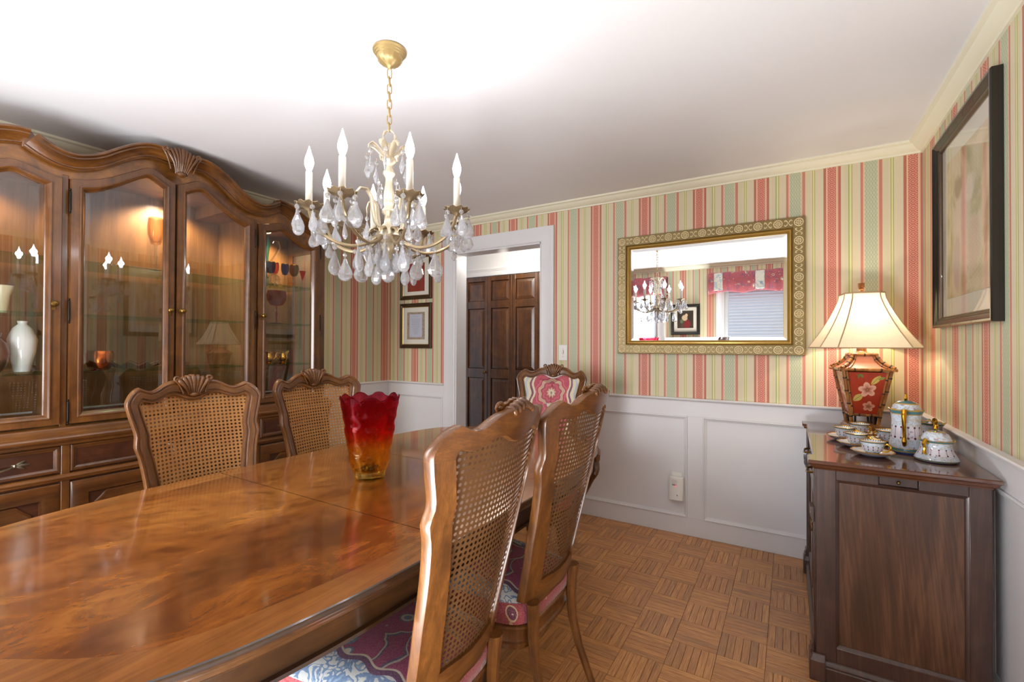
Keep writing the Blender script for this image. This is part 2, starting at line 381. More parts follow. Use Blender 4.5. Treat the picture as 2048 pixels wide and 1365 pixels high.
# ------------------------------------------------------------------ room shell
XL,YF,ZC=-4.03,-3.72,2.385
DX0,DX1,DZ=-3.19,-2.322,2.104
floor=struct('floor',MB().box(XL-.02,.02,YF-.02,.02,-.06,-.004).box(-5.2,-1.6,.02,1.2,-.06,-.004),JOINT,'brown wood parquet floor laid in square blocks of strips',smooth=False)
def build_parquet():
    px,py=.1745,.1737; n=6
    def strip(mb,uv,cx,cy,along,k,dz):
        L=px if along=='x' else py; wd=(py if along=='x' else px)/n
        c0=-(py if along=='x' else px)/2+k*wd; g=.0011
        lo=[(-L/2,c0),(L/2,c0),(L/2,c0+wd),(-L/2,c0+wd)]
        hi=[(-L/2+g,c0+g),(L/2-g,c0+g),(L/2-g,c0+wd-g),(-L/2+g,c0+wd-g)]
        sw=(lambda p:(cx+p[0],cy+p[1])) if along=='x' else (lambda p:(cx-p[1],cy+p[0]))
        b=len(mb.v); mb.v+=[(*sw(p),-.004) for p in lo]+[(*sw(p),dz) for p in hi]
        fs=[(4,5,6,7),(0,1,5,4),(1,2,6,5),(2,3,7,6),(3,0,4,7)]
        mb.f+=[tuple(i+b for i in f) for f in fs]; mb.m+=[0]*5
        q=lo+hi
        for f in fs: uv+= [(q[i][0],q[i][1]) for i in f]
    tiles=[]
    for i in range(-20,6):
        for j in range(-20,11):
            cx=-.7-px/2+px*i; cyy=-.5-py/2+py*j
            if cx-px/2<XL-.01 or cx+px/2>.17 or cyy-py/2<YF-.01: continue
            if cyy+py/2>.16 and not (-5<cx<-1.7 and cyy<1.1): continue
            tiles.append((cx,cyy,'x' if (i+j)%2==0 else 'y'))
    def score(t):
        if not(-1.42<t[0]<-.5 and -1.95<t[1]<.05): return -1
        return 1/((t[0]+.613)**2+(t[1]+3.265)**2)
    tiles.sort(key=score,reverse=True)
    near,rest=tiles[:50],tiles[50:]
    pm={}
    for al in 'xy':
        for k in range(n):
            mb=MB(); uv=[]; strip(mb,uv,0,0,al,k,0); mb.uv=uv
            o=mk('parquet_strip',mb,M_FLOOR,floor,smooth=False,fixn=False); pm[al,k]=o
    used=set()
    for (cx,cyy,al) in near:
        for k in range(n):
            o=pm[al,k]
            if (al,k) in used: o=o.copy(); S.collection.objects.link(o)
            used.add((al,k)); o.location=(cx,cyy,random.uniform(-.0006,.0002)); o.name='parquet_strip'
    mb=MB(); uv=[]
    for (cx,cyy,al) in rest:
        for k in range(n): strip(mb,uv,cx,cyy,al,k,random.uniform(-.0006,.0002))
    mb.uv=uv; o=mk('parquet_strips',mb,M_FLOOR,floor,smooth=False,fixn=False); o['kind']='stuff'
build_parquet()
struct('ceiling',MB().box(XL-.12,.12,YF-.12,.14,ZC,ZC+.08),CEIL,'smooth white painted ceiling',smooth=False)
T=.13
struct('wall_back',MB().box(XL-.1,DX0,0,T,0,ZC).box(DX1,.1,0,T,0,ZC).box(DX0,DX1,0,T,DZ,ZC),WP_BACK,'far wall in red, green and cream striped wallpaper around the doorway',smooth=False)
struct('wall_right',MB().box(0,.1,YF-.1,0,0,ZC),WP_RIGHT,'right wall in striped wallpaper behind the sideboard',smooth=False)
struct('wall_left',MB().box(XL-.1,XL,YF-.1,0,0,ZC),WP_LEFT,'left wall in striped wallpaper behind the china cabinet',smooth=False)
WR=(-1.396,-.47,.62,2.09); WL=(-3.2,-2.304,.62,2.09)
fw=MB()
xs=[XL-.1,WL[0],WL[1],WR[0],WR[1],.1]
for a,b,hole in ((0,1,0),(1,2,1),(2,3,0),(3,4,1),(4,5,0)):
    if not hole: fw.box(xs[a],xs[b],YF-.1,YF,0,ZC)
    else: fw.box(xs[a],xs[b],YF-.1,YF,0,.62).box(xs[a],xs[b],YF-.1,YF,2.09,ZC)
struct('wall_front',fw,WP_FRONT,'window wall in striped wallpaper seen in the mirror',smooth=False)

# crown moulding (closed ring round the room)
cp=[(0,2.326),(.01,2.326),(.012,2.335),(.02,2.338),(.03,2.344),(.044,2.358),(.05,2.368),(.058,2.371),(.064,2.374),(.066,ZC+.001),(0,ZC+.001)]
struct('trim_1',MB().sweep([(0,0),(XL,0),(XL,YF),(0,YF)],cp,lambda x,y,b:(x,y,b),closed=True),CREAM,'cream crown moulding round the ceiling',angle=25)
# chair rail cap (stops at the door casing)
rp=[(0,.895),(.012,.895),(.014,.903),(.022,.906),(.03,.910),(.032,.917),(.028,.922),(0,.922)]
struct('trim_2',MB().sweep([(-3.31,0),(XL,0),(XL,YF),(0,YF),(0,0),(-2.22,0)],rp,lambda x,y,b:(x,y,b)),WHITE,'white chair rail moulding round the room',angle=25)
def wainscot(name,label,length,to3,panels,off=0):
    """to3(s, d, z): s along the wall, d out of the wall"""
    t=MB().add([to3(0,.001,0),to3(length,.001,0),to3(length,.001,.9),to3(0,.001,.9)],[(0,1,2,3)])
    o=struct(name,t,WHITE,label,smooth=False)
    def bx(nm,s0,s1,z0,z1,d=.012):
        b=MB().prism([(s0,z0),(s1,z0),(s1,z1),(s0,z1)],.001,d,lambda a,b_,c:to3(a,c,b_)); return mk(nm,b,WHITE,o,smooth=False,bevel=.002,seg=1)
    bx('top_rail',0,length,.80,.9); bx('bottom_rail',0,length,0,.12)
    e=[0]+[v for p in panels for v in p]+[length]
    for i in range(0,len(e),2):
        if e[i+1]-e[i]>.002: bx('stile',e[i],e[i+1],.12,.8)
    pr=[(0,0.001),(0,.017),(-.006,.019),(-.010,.014),(-.016,.012),(-.02,.008),(-.024,.007),(-.024,.001)]
    for a,b in panels:
        m=MB().sweep([(a,.12),(b,.12),(b,.8),(a,.8)],[(-q[0],q[1]) for q in pr],lambda x,y,d:to3(x,d,y),closed=True)
        mk('panel_moulding',m,WHITE,o,angle=25)
        mk('panel',MB().prism([(a,.12),(b,.12),(b,.8),(a,.8)],.0012,.004,lambda x,y,d:to3(x,d,y)),WHITE,o,smooth=False)
    return o
wainscot('trim_3','white panelled wainscot below the mirror',2.226,lambda s,d,z:(-2.226+s,-d,z),[(.07,1.019),(1.119,2.13)])
wainscot('trim_4','white wainscot beside the left corner',.73,lambda s,d,z:(XL+s,-d,z),[(.06,.70)])
wainscot('trim_5','white panelled wainscot behind the sideboard',-YF,lambda s,d,z:(-d,-s,z),[(.1,.95),(1.0,2.6),(2.7,3.6)])
wainscot('trim_6','white panelled wainscot behind the cabinet',-YF,lambda s,d,z:(XL+d,-s,z),[(.1,1.0),(1.1,2.6),(2.7,3.6)])
wainscot('trim_7','white wainscot under the windows',4.03,lambda s,d,z:(XL+s,YF+d,z),[(.1,.72),(.84,1.66),(1.78,2.56),(2.68,3.5)] )
# doorway: casing, jamb, closet beyond
cs=[(0,0),(0,.014),(.008,.019),(.03,.014),(.075,.018),(.09,.024),(.104,.024),(.106,0)]
pth=[(DX0,0),(DX0,DZ),(DX1,DZ),(DX1,0)]
def casing(mb,pth,cs,to3): return mb.sweep(pth,cs,to3)
struct('trim_8',casing(MB(),pth,[(a*1.13,b) for a,b in cs],lambda x,z,d:(x,-d,z)),WHITE,'white moulded casing round the doorway',angle=25)
j=MB().box(DX0-.001,DX0+.012,-.004,T+.01,0,DZ).box(DX1-.012,DX1+.001,-.004,T+.01,0,DZ).box(DX0,DX1,-.004,T+.01,DZ-.012,DZ+.001)
struct('trim_9',j,WHITE,'white jamb lining the doorway',smooth=False)
struct('wall_hall',MB().box(-5.2,-3.87,1.06,1.16,0,ZC).box(-3.87,-1.6,1.06,1.16,2.06,ZC).box(-2.57,-1.6,1.06,1.16,0,2.06).box(-5.25,-5.2,T,1.16,0,ZC).box(-1.6,-1.55,T,1.16,0,ZC).box(-5.2,-1.6,1.5,1.55,0,ZC),plain('hall_wall_paint','#dadadc',.6),'white hall wall above the closet doors',smooth=False)
struct('ceiling_hall',MB().box(-5.25,-1.55,.13,1.55,ZC,ZC+.08),CEIL,'white hall ceiling',smooth=False)
hc=[(0,0),(0,.016),(.012,.02),(.05,.014),(.062,.022),(.07,.022),(.072,.03),(.095,.03),(.098,0)]
struct('trim_10',MB().sweep([(-3.87,0),(-3.87,2.06),(-2.57,2.06),(-2.57,0)],hc,lambda x,z,d:(x,1.06-d,z)),WHITE,'white moulded casing over the closet doors',angle=25)
dr=thing('closet_door','dark walnut bifold closet doors with panels, seen through the doorway','door',(-3.22,1.03,0))
dr.name='door_1'; dr['kind']='structure'; del dr['category']
for i in range(4):
    x0=-3.865+.322*i; x1=x0+.318; yf=1.03
    lf=MB()
    P=[(2.0,1.775),(1.69,1.005),(.9,.14)]
    zs=[2.05]+[z for p in P for z in p]+[.02]
    lf.box(x0,x0+.042,yf,yf+.03,.02,2.05).box(x1-.042,x1,yf,yf+.03,.02,2.05)
    for k in range(0,8,2): lf.box(x0+.042,x1-.042,yf,yf+.03,zs[k+1],zs[k])
    l=mk('door_leaf',lf,W_DOOR,dr,off=dr.location,smooth=False,bevel=.003)
    for (zt,zb) in P:
        a,b=x0+.042,x1-.042; q=[(a,zb),(b,zb),(b,zt),(a,zt)]; g=.035; r=[(a+g,zb+g),(b-g,zb+g),(b-g,zt-g),(a+g,zt-g)]
        m=MB().loft([[(x,yf+.024,z) for x,z in q],[(x,yf+.014,z) for x,z in [(a+.004,zb+.004),(b-.004,zb+.004),(b-.004,zt-.004),(a+.004,zt-.004)]],[(x,yf+.006,z) for x,z in r]],cap0=False)
        mk('panel',m,W_DOOR,l,off=dr.location,smooth=False)
    if i in (0,):
        mk('door_knob',MB().lathe([(.006,0),(.006,.012),(.015,.02),(.017,.03),(.010,.037),(0,.039)],14).xf(lambda x,y,z:(x1-.03+x,yf-z,.965+y)),BRASS,l,off=dr.location)
# ------------------------------------------------------------------ window wall (seen in the mirror and glass)
def m_floral(name,base,c2,c3,c4,sc=1.0):
    n=NT(name); co=n.co(); wv=n.noise(co,6*sc,2,0,.5,out=1)
    v=n.n('ShaderNodeVectorMath',operation='MULTIPLY_ADD'); n.l(wv,v.inputs[0]); v.inputs[1].default_value=(.12,.12,.12); n.l(co,v.inputs[2])
    d=n.voro(v.outputs[0],9*sc); e=n.voro(v.outputs[0],21*sc); g=n.noise(v.outputs[0],13*sc,3)
    col=n.ramp(d,[(0,C(c3)),(.10,C(c3)),(.13,C(c4)),(.2,C(c2)),(.24,C(base)),(.42,C(base)),(.45,C(c4)),(.48,C(base)),(1,C(base))],'CONSTANT')
    col=n.mix(n.ramp(e,[(.1,(.8,.8,.8,1)),(.16,(0,0,0,1))]),col,C(c2))
    col=n.mix(n.ramp(g,[(.56,(0,0,0,1)),(.6,(.7,.7,.7,1))]),col,C(c4))
    f=n.noise(co,260,2); n.P(n.mix(.12,col,n.ramp(f,[(.3,(0,0,0,1)),(.7,(1,1,1,1))])),.8,sheen=.2); n.bump(f,.15,.001); return n.m
F_RED=m_floral('red_floral_fabric','#9c2430','#c9b48a','#d8d0b6','#6d1a4a')
F_BLUE=m_floral('blue_floral_fabric','#c9c4b4','#5f7795','#43607f','#8fa0ae',1.3)
def m_seat():
    n=NT('magenta_blue_seat_fabric'); co=n.co(); wv=n.noise(co,5,2,0,.5,out=1)
    v=n.n('ShaderNodeVectorMath',operation='MULTIPLY_ADD'); n.l(wv,v.inputs[0]); v.inputs[1].default_value=(.1,.1,.1); n.l(co,v.inputs[2]); v=v.outputs[0]
    mag=C('#8c1f58'); d=n.voro(v,7); e=n.voro(v,17)
    col=n.ramp(d,[(0,C('#d9d6cc')),(.07,C('#6f86a8')),(.13,C('#d5d2c8')),(.19,C('#54708f')),(.22,C('#9a2a62')),(.5,mag),(.54,C('#b9b3a4')),(.57,C('#4a4068')),(.6,mag),(1,mag)],'CONSTANT')
    col=n.mix(n.ramp(e,[(.05,(.8,.8,.8,1)),(.1,(0,0,0,1))]),col,C('#b9c4d2'))
    # pale blue scrolled ground in broad fields divided by a scalloped edge
    p=n.sep(co); g=n.math('ADD',n.math('ABSOLUTE',p[1]),n.math('MULTIPLY',n.math('SINE',n.math('MULTIPLY',p[0],60)),.008))
    sc=n.noise(v,16,1,2.5); bl=n.ramp(sc,[(.42,C('#cfd4d6')),(.47,C('#5f80ab')),(.56,C('#86a2c4')),(.6,C('#d6d8d4'))],'CONSTANT')
    col=n.mix(n.math('GREATER_THAN',g,.125),col,C('#d2c9b6')); col=n.mix(n.math('GREATER_THAN',g,.131),col,C('#571a52')); col=n.mix(n.math('GREATER_THAN',g,.146),col,bl)
    f=n.noise(co,260,2); n.P(n.mix(.1,col,n.ramp(f,[(.3,(0,0,0,1)),(.7,(1,1,1,1))])),.8,sheen=.2); n.bump(f,.15,.001); return n.m
F_PURPLE=m_seat()
for i,(x0,x1,z0,z1) in enumerate((WL,WR)):
    wn=thing('window','',None); wn.name='window_%d'%(i+1); wn['kind']='structure'; wn['label']='white framed window with closed pale blinds, '+('left' if i==0 else 'right')+' of the pair on the window wall'
    y=YF
    fr=MB().box(x0,x0+.04,y-.1,y-.04,z0,z1).box(x1-.04,x1,y-.1,y-.04,z0,z1).box(x0,x1,y-.1,y-.04,z1-.04,z1).box(x0,x1,y-.1,y-.04,z0,z0+.04).box(x0,x1,y-.09,y-.05,(z0+z1)/2-.02,(z0+z1)/2+.02)
    mk('sash',fr,WHITE,wn,smooth=False)
    mk('pane',MB().box(x0+.03,x1-.03,y-.072,y-.068,z0+.03,z1-.03),PANE,wn,smooth=False)
    cas=MB().sweep([(x0,z0),(x0,z1),(x1,z1),(x1,z0)],cs,lambda x,z,d:(x,y+d,z)); mk('window_casing',cas,WHITE,wn,angle=25)
    mk('sill',MB().box(x0-.13,x1+.13,y-.04,y+.06,z0-.03,z0),WHITE,wn,smooth=False,bevel=.006)
    bl=thing('window_blind','closed white venetian blind on the '+('left' if i==0 else 'right')+' window','blind',(0,0,0),group='venetian blinds')
    mk('head_rail',MB().box(x0+.045,x1-.045,y-.035,y+.0,z1-.05,z1-.005),WHITE,bl,smooth=False)
    mk('bottom_rail',MB().box(x0+.045,x1-.045,y-.03,y-.008,z0+.005,z0+.025),WHITE,bl,smooth=False)
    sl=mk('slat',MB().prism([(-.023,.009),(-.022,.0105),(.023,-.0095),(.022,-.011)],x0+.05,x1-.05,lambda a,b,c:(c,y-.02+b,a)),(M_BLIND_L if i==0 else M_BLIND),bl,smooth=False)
    k=int((z1-z0-.09)/.042)
    for q in range(k):
        o=sl if q==0 else sl.copy()
        if q: S.collection.objects.link(o); o.parent=bl
        o.location=(0,0,z0+.055+q*.042)
    vx0,vx1=x0-.19,x1+.15
    va=thing('valance',('red floral scalloped valance over the left window' if i==0 else 'red floral scalloped valance over the right window beside the picture'),'valance',(0,0,0),group='window valances')
    N=60; lo=[];up=[]
    for q in range(N+1):
        t=q/N; x=vx0+(vx1-vx0)*t; sag=.03*abs(math.sin(t*PI*3))
        lo.append((x,1.985-.03+sag)); up.append((x,2.245+.004*math.sin(t*40)))
    V=MB()
    for (p,q2) in zip(lo,up): pass
    loops=[]
    for s,dd in ((0,.095),(.06,.118),(.5,.125),(.94,.118),(1,.095),(1,.002),(0,.002)):
        loops.append([(a[0],y+dd+.012*math.sin(a[0]*55)*(1-s),a[1]+(b[1]-a[1])*s) for a,b in zip(lo,up)])
    V.loft(loops+[loops[0]],closed=False,cap0=False,cap1=False)
    mk('drape',V,F_RED,va,angle=60)
    for q in range(5):
        t=(q+.5)/5; x=vx0+(vx1-vx0)*t
        if q%2==0: mk('stripe_panel',MB().box(x-.055,x+.055,y+.1,y+.134,1.995,2.235),F_BLUE,va,bevel=.01)
def picture_frame(name,label,cx,cz,w,h,to3,fw,depth,mat,inner,prof=None,group=None,mat_liner=None,cat='picture',off=(0,0,0)):
    """to3(a,d,b): a along wall, d out of wall, b height"""
    t=thing(name,label,cat,off,group=group)
    pr=prof or [(0,0),(0,depth*.55),(fw*.25,depth),(fw*.6,depth*.9),(fw*.85,depth*.55),(fw,depth*.5),(fw,0)]
    x0,x1,z0,z1=cx-w/2,cx+w/2,cz-h/2,cz+h/2
    m=MB().sweep([(x0,z0),(x1,z0),(x1,z1),(x0,z1)],pr,lambda a,b,d:to3(a,d,b),closed=True)
    mk('frame',m,mat,t,angle=25,off=off)
    return t
def m_portrait():
    n=NT('dark_portrait_print'); co=n.co(); p=n.sep(co)
    v=n.noise(co,9,4); col=n.ramp(v,[(.3,C('#1d1611')),(.6,C('#3b2d20')),(.8,C('#5b4a38'))])
    def blob(x,z,r,c,col,k=.8):
        d=n.math('SQRT',n.math('ADD',n.math('POWER',n.math('DIVIDE',n.math('SUBTRACT',p[0],x),r),2),n.math('POWER',n.math('DIVIDE',n.math('SUBTRACT',p[2],z),r*k*1.6),2)))
        d=n.math('ADD',d,n.math('MULTIPLY',n.math('SUBTRACT',v,.5),.9))
        return n.mix(n.ramp(d,[(.7,(1,1,1,1)),(1,(0,0,0,1))]),col,C(c))
    col=blob(.02,-.07,.06,'#7a1f1f',col); col=blob(-.01,.02,.04,'#c9b28e',col); col=blob(.015,.06,.022,'#d8b48c',col); col=blob(-.05,-.03,.03,'#5b6b4a',col)
    n.P(col,.6); return n.m
M_PORT=m_portrait(); MAT_W=plain('ivory_mat_board','#e4e0d2',.8)
for k,(cz,lab) in enumerate(((1.615,'black framed old portrait print between the windows, seen in the mirror'),(1.12,'lower black framed print between the windows'))):
    to=lambda a,d,b:(a,YF+d,b)
    t=picture_frame('framed_print',lab,-1.91,cz,.4,.44,to,.045,.03,BLACK,None,off=(-1.91,YF,cz),group='framed prints between the windows')
    mk('mat_board',MB().box(-2.075,-1.745,YF+.004,YF+.008,cz-.185,cz+.185),MAT_W,t,smooth=False,off=t.location)
    mk('print',MB().box(-2.02,-1.80,YF+.008,YF+.010,cz-.125,cz+.125),M_PORT,t,smooth=False,off=t.location)

# ------------------------------------------------------------------ china cabinet
YC=-2.055; CB=(-3.8,YC,0)
cab=thing('china_cabinet','large walnut china cabinet with arched crown, shell carving and four glass doors','cabinet',CB)
def K(name,mb,mat,parent=cab,**k): return mk(name,mb,mat,parent,off=CB,**k)
def mir(pts): return [(-e,z) for e,z in reversed(pts) if e>1e-6]+list(pts)
def curve(pts,n): return [(v.x,v.y) for v in crom([(a,b,0) for a,b in pts],n)]
TOPC=[(0,2.262),(.06,2.266),(.11,2.271),(.15,2.262),(.2,2.235),(.25,2.199),(.3,2.16),(.35,2.131),(.41,2.109),(.46,2.104),(.51,2.113),(.56,2.134),(.602,2.160)]
TOPS=[(.585,2.166),(.62,2.164),(.67,2.150),(.72,2.122),(.79,2.086),(.85,2.058),(.92,2.036),(.975,2.03)]
DOORC=[(.006,2.170),(.04,2.183),(.09,2.212),(.115,2.219),(.145,2.211),(.18,2.187),(.23,2.155),(.28,2.122),(.33,2.095),(.38,2.075),(.44,2.062)]
GLC=[(.056,2.128),(.085,2.146),(.115,2.160),(.133,2.164),(.152,2.156),(.18,2.138),(.215,2.112),(.26,2.078),(.3,2.053),(.34,2.030),(.384,2.014)]
DOORS=[(.468,2.056),(.50,2.06),(.55,2.073),(.60,2.088),(.63,2.092),(.66,2.084),(.71,2.056),(.76,2.026),(.81,2.0),(.86,1.985),(.92,1.977)]
GLS=[(.526,2.010),(.55,2.016),(.58,2.025),(.612,2.037),(.635,2.040),(.66,2.028),(.69,2.008),(.73,1.985),(.77,1.966),(.81,1.954),(.856,1.948)]
XD=-3.565
# carcass
K('back_panel',MB().box(-4.02,-4.0,YC-.96,YC+.96,.86,2.18),W_BACK,smooth=False)
K('roof_board',MB().box(-4.02,-3.6,YC-.3,YC+.3,2.178,2.195).box(-4.02,-3.6,YC-.305,YC-.295,2.1,2.19).box(-4.02,-3.6,YC+.295,YC+.305,2.1,2.19).box(-4.02,-3.6,YC-.96,YC-.3,2.1,2.115).box(-4.02,-3.6,YC+.3,YC+.96,2.1,2.115),W_BACK,smooth=False)
K('deck_board',MB().box(-4.02,XD-.01,YC-.96,YC+.96,.86,.885),W_DARK,smooth=False)
for s in (-1,1):
    K('divider',MB().box(-4.0,-3.6,YC+s*.447,YC+s*.461,.885,2.1),W_BACK,smooth=False)
    y0,y1=sorted((YC+s*.955,YC+s*.972))
    e=MB().box(-4.02,-3.94,y0,y1,.86,2.1).box(-3.65,XD-.03,y0,y1,.86,2.1).box(-3.94,-3.65,y0,y1,.86,.95).box(-3.94,-3.65,y0,y1,1.96,2.1)
    ep=K('end_panel',e,W_CAB,smooth=False,bevel=.002)
    K('end_pane',MB().box(-3.945,-3.645,YC+s*.961,YC+s*.965,.945,1.965),PANE,ep,smooth=False)
    K('end_stile',MB().box(XD-.03,XD,YC+s*.924,YC+s*.972,.88,2.02),W_CAB,bevel=.004)
    K('stile',MB().box(XD-.03,XD,YC+s*.442,YC+s*.467,.88,2.08),W_CAB,bevel=.003)
# frieze board between the door heads and the crown
fz=MB()
lo=[(-.93,1.98)]+mir([(a,b+.004) for a,b in curve(DOORC,24)][1:]+[(.455,2.065)]+[(a,b+.004) for a,b in curve(DOORS,24)])[0:]+[]
lo=mir([(a,b+.003) for a,b in curve(DOORC,24)]+[(a,b+.003) for a,b in curve(DOORS,24)]+[(.973,1.985)])
upc=mir(curve([(a,b+.045) for a,b in TOPC][:-1]+[(.6,2.19),(.67,2.18),(.72,2.155),(.79,2.12),(.85,2.09),(.92,2.07),(.972,2.06)],50))
fz.prism(lo+upc[::-1],XD-.03,XD-.001,lambda a,b,d:(d,YC+a,b))
K('frieze',fz,W_BURL,angle=30)
# crown mouldings
CRP=[(0,-.01),(0,.010),(.005,.015),(.010,.010),(.014,.010),(.02,.014),(.03,.024),(.04,.040),(.044,.050),(.050,.050),(.052,.058),(.057,.066),(.064,.066),(.069,.058),(.070,-.02)]
c=MB().sweep(mir(curve(TOPC,42)),[(a*.98,b) for a,b in CRP],lambda a,b,d:(XD+.022+d,YC+a,b))
K('crown_moulding',c,W_CABH,angle=32)
for s in (-1,1):
    pts=curve(TOPS,26)
    if s<0: pts=[(-a,b) for a,b in reversed(pts)]
    K('crown_moulding',MB().sweep(pts,[(a,b) for a,b in CRP],lambda a,b,d:(XD+d,YC+a,b)),W_CABH,angle=32)
for s in (-1,1):
    K('crown_return',MB().prism([(s*a,b) for a,b in ((.56,2.15),(.606,2.158),(.604,2.175),(.592,2.242),(.572,2.232),(.556,2.2))],XD,XD+.024,lambda a,b,d:(d,YC+a,b)),W_CABH,bevel=.004)
# shell carving
def shell(w,h,base_w,thick,n=7,scr=True):
    m=MB()
    for k in range(n):
        t=-1+2*k/(n-1); top=(t*w*.5,h*(1-.22*t*t)); bot=(t*base_w*.5,0)
        pts=[];R=[]
        for q in range(9):
            s=q/8; b=s**1.5
            x=bot[0]+(top[0]-bot[0])*b; z=bot[1]+(top[1]-bot[1])*s
            pts.append((thick*(.55+.55*math.sin(s*PI*.8)),x,z)); R.append((.35+.65*s)*w/n*.62*(1 if q<8 else .55)*(1.25 if k==n//2 else 1))
        m.tube(pts,R,8,up=(1,0,0))
    if scr:
        for s in (-1,1):
            sp=[(thick*.9,s*(w*.52+.0+math.cos(a)*w*.10*(1-a/9)),h*.80+math.sin(a)*w*.10*(1-a/9)) for a in [q*.5 for q in range(13)]]
            m.tube([(thick*.8,s*w*.36,h*.1),(thick*.85,s*w*.42,h*.35),(thick*.9,s*w*.5,h*.6)]+sp,[w*.03]*3+[w*.045]*13,7)
    m.lathe([(base_w*.2,-.5),(base_w*.52,0),(base_w*.3,.5),(.001,.7)],10,fn=lambda x,y,z,a,r:(thick*.6+x*.5,y,z*h*.2))
    return m
sh=shell(.15,.14,.055,.034,9); sh.xf(lambda x,y,z:(XD+.05+x*1.1,YC+y,2.212+z)); K('shell_carving',sh,W_CAB,angle=60)
# glazed doors
def offset2(poly,d):
    out=[];N=len(poly)
    for i in range(N):
        p,a,b=Vector(poly[i]),Vector(poly[i-1]),Vector(poly[(i+1)%N])
        d0=(p-a).normalized();d1=(b-p).normalized()
        n0=Vector((-d0.y,d0.x));n1=Vector((-d1.y,d1.x));n=(n0+n1)
        n=n.normalized() if n.length>1e-6 else n0
        out.append(tuple(p+n*(d/max(.4,n.dot(n0)))))
    return out
SEC=[(0,0),(0,.008),(.06,.010),(.12,.016),(.22,.024),(.34,.027),(.42,.026),(.45,.021),(.55,.021),(.97,.021),(1,.017),(1,0)]
def band(mb,inner,outer,sec,to3,closed=True):
    return mb.loft([[to3(a[0]+(b[0]-a[0])*s,a[1]+(b[1]-a[1])*s,d) for s,d in sec] for a,b in zip(inner,outer)]+([] if not closed else [[to3(inner[0][0]+(outer[0][0]-inner[0][0])*s,inner[0][1]+(outer[0][1]-inner[0][1])*s,d) for s,d in sec]]),closed=True,cap0=not closed,cap1=not closed)
def glazed(dc,gc,s,zb,zg,knob_e,x0,hinge_e):
    o=[(dc[0][0],zb),(dc[-1][0],zb)]+list(reversed(curve(dc,26))); i=[(gc[0][0],zg),(gc[-1][0],zg)]+list(reversed(curve(gc,26)))
    if s<0: o=[(-a,b) for a,b in o][::-1]; i=[(-a,b) for a,b in i][::-1]
    to=lambda a,b,d:(x0+d,YC+a,b)
    dd=K('glass_door',band(MB(),i,o,SEC,to),W_CAB,angle=24)
    big=offset2(i,-.006); sm=offset2(i,.018)
    gp=MB().loft([[to(a,b,.0035) for a,b in big],[to(a,b,.0045) for a,b in i],[to(a,b,.007) for a,b in sm]],cap0=False)
    K('pane',gp,PANE,dd,angle=1)
    kz=1.46; ye=YC+s*knob_e
    kn=MB().lathe([(.013,0),(.013,.003),(.006,.005),(.005,.016),(.012,.021),(.014,.027),(.010,.032),(0,.034)],16).xf(lambda x,y,z:(x0+.021+z,ye+x,kz+y))
    kn.box(x0+.021,x0+.025,ye-.007,ye+.007,kz-.028,kz+.012)
    K('knob',kn,BRASS,dd)
    for hz in ((1.955,1.43,.95)):
        h=MB().tube([(x0+.022,YC+s*hinge_e,hz-.05),(x0+.022,YC+s*hinge_e,hz-.044),(x0+.022,YC+s*hinge_e,hz+.044),(x0+.022,YC+s*hinge_e,hz+.05)],[.003,.0055,.0055,.003],8)
        h.ball((x0+.022,YC+s*hinge_e,hz+.055),.005,8,5).ball((x0+.022,YC+s*hinge_e,hz-.055),.005,8,5)
        for q in (-.02,.0,.02): h.lathe([(.0065,q-.001),(.0065,q+.001)],8,(x0+.022,YC+s*hinge_e,hz))
        K('hinge',h,IRON,dd)
for s in (-1,1):
    glazed(DOORC,GLC,s,.892,.945,.030,XD-.001,.443)
    glazed(DOORS,GLS,s,.892,.945,.496,XD-.006,.922)
K('meeting_strip',MB().box(XD-.014,XD-.004,YC-.012,YC+.012,.895,2.172),W_CAB,smooth=False)
for z in (1.69,1.422,1.135):
    for a,b in ((-.94,-.466),(-.442,.442),(.466,.94)):
        K('glass_shelf',MB().box(-3.99,-3.63,YC+a,YC+b,z-.009,z),SHELF,smooth=False)
puck_lens=m_emit('puck_lens','#ffdca8',PUCK)
for e,pw in ((-.7,10.0),(.1,28.0),(.7,24.0)):
    zt=2.178 if abs(e)<.3 else 2.1
    K('puck_light',MB().lathe([(.035,0),(.035,-.012),(.028,-.016),(.026,-.014),(0,-.013)],18,(-3.87,YC+e,zt)),puck_lens)
    light('puck_bulb','SPOT',(-3.87,YC+e,zt-.03),pw,.03,(1,.80,.55),rot=(0,math.radians(12),0),spot=2.5)
# lower case
XB=-3.515
base=MB().box(-4.02,XB-.02,YC-.985,YC+.985,.09,.80)
K('base_case',base,W_DARK,smooth=False)
def strip(name,prof,mat,y0=-.99,y1=.99):
    K(name,MB().prism(prof,YC+y0,YC+y1,lambda a,b,d:(XB+a,d,b)),mat,angle=28)
strip('deck_moulding',[(-.06,.80),(0,.80),(.004,.806),(.004,.813),(.014,.818),(.022,.826),(.024,.835),(.02,.843),(.008,.847),(.008,.852),(-.004,.858),(-.02,.866),(-.03,.878),(-.046,.884),(-.06,.886)],W_CABH)
strip('waist_moulding',[(-.03,.632),(-.004,.632),(.004,.638),(.004,.643),(.012,.648),(.014,.654),(.008,.66),(.002,.664),(-.03,.666)],W_CABH)
strip('plinth',[(-.03,.0),(.012,.0),(.012,.085),(.004,.10),(-.01,.115),(-.03,.115)],W_DARK)
for e in (-.972,-.454,.454,.972):
    K('base_stile',MB().box(XB-.02,XB-.006,YC+e-.016,YC+e+.016,.1,.8),W_CAB,bevel=.003)
K('base_stile',MB().box(XB-.02,XB-.006,YC-.012,YC+.012,.1,.8),W_CAB,bevel=.003)
dprof=[(0,0),(0,.010),(.004,.014),(.010,.014),(.013,.010),(.02,.007),(.026,.0),(.026,-.004),(0,-.004)]
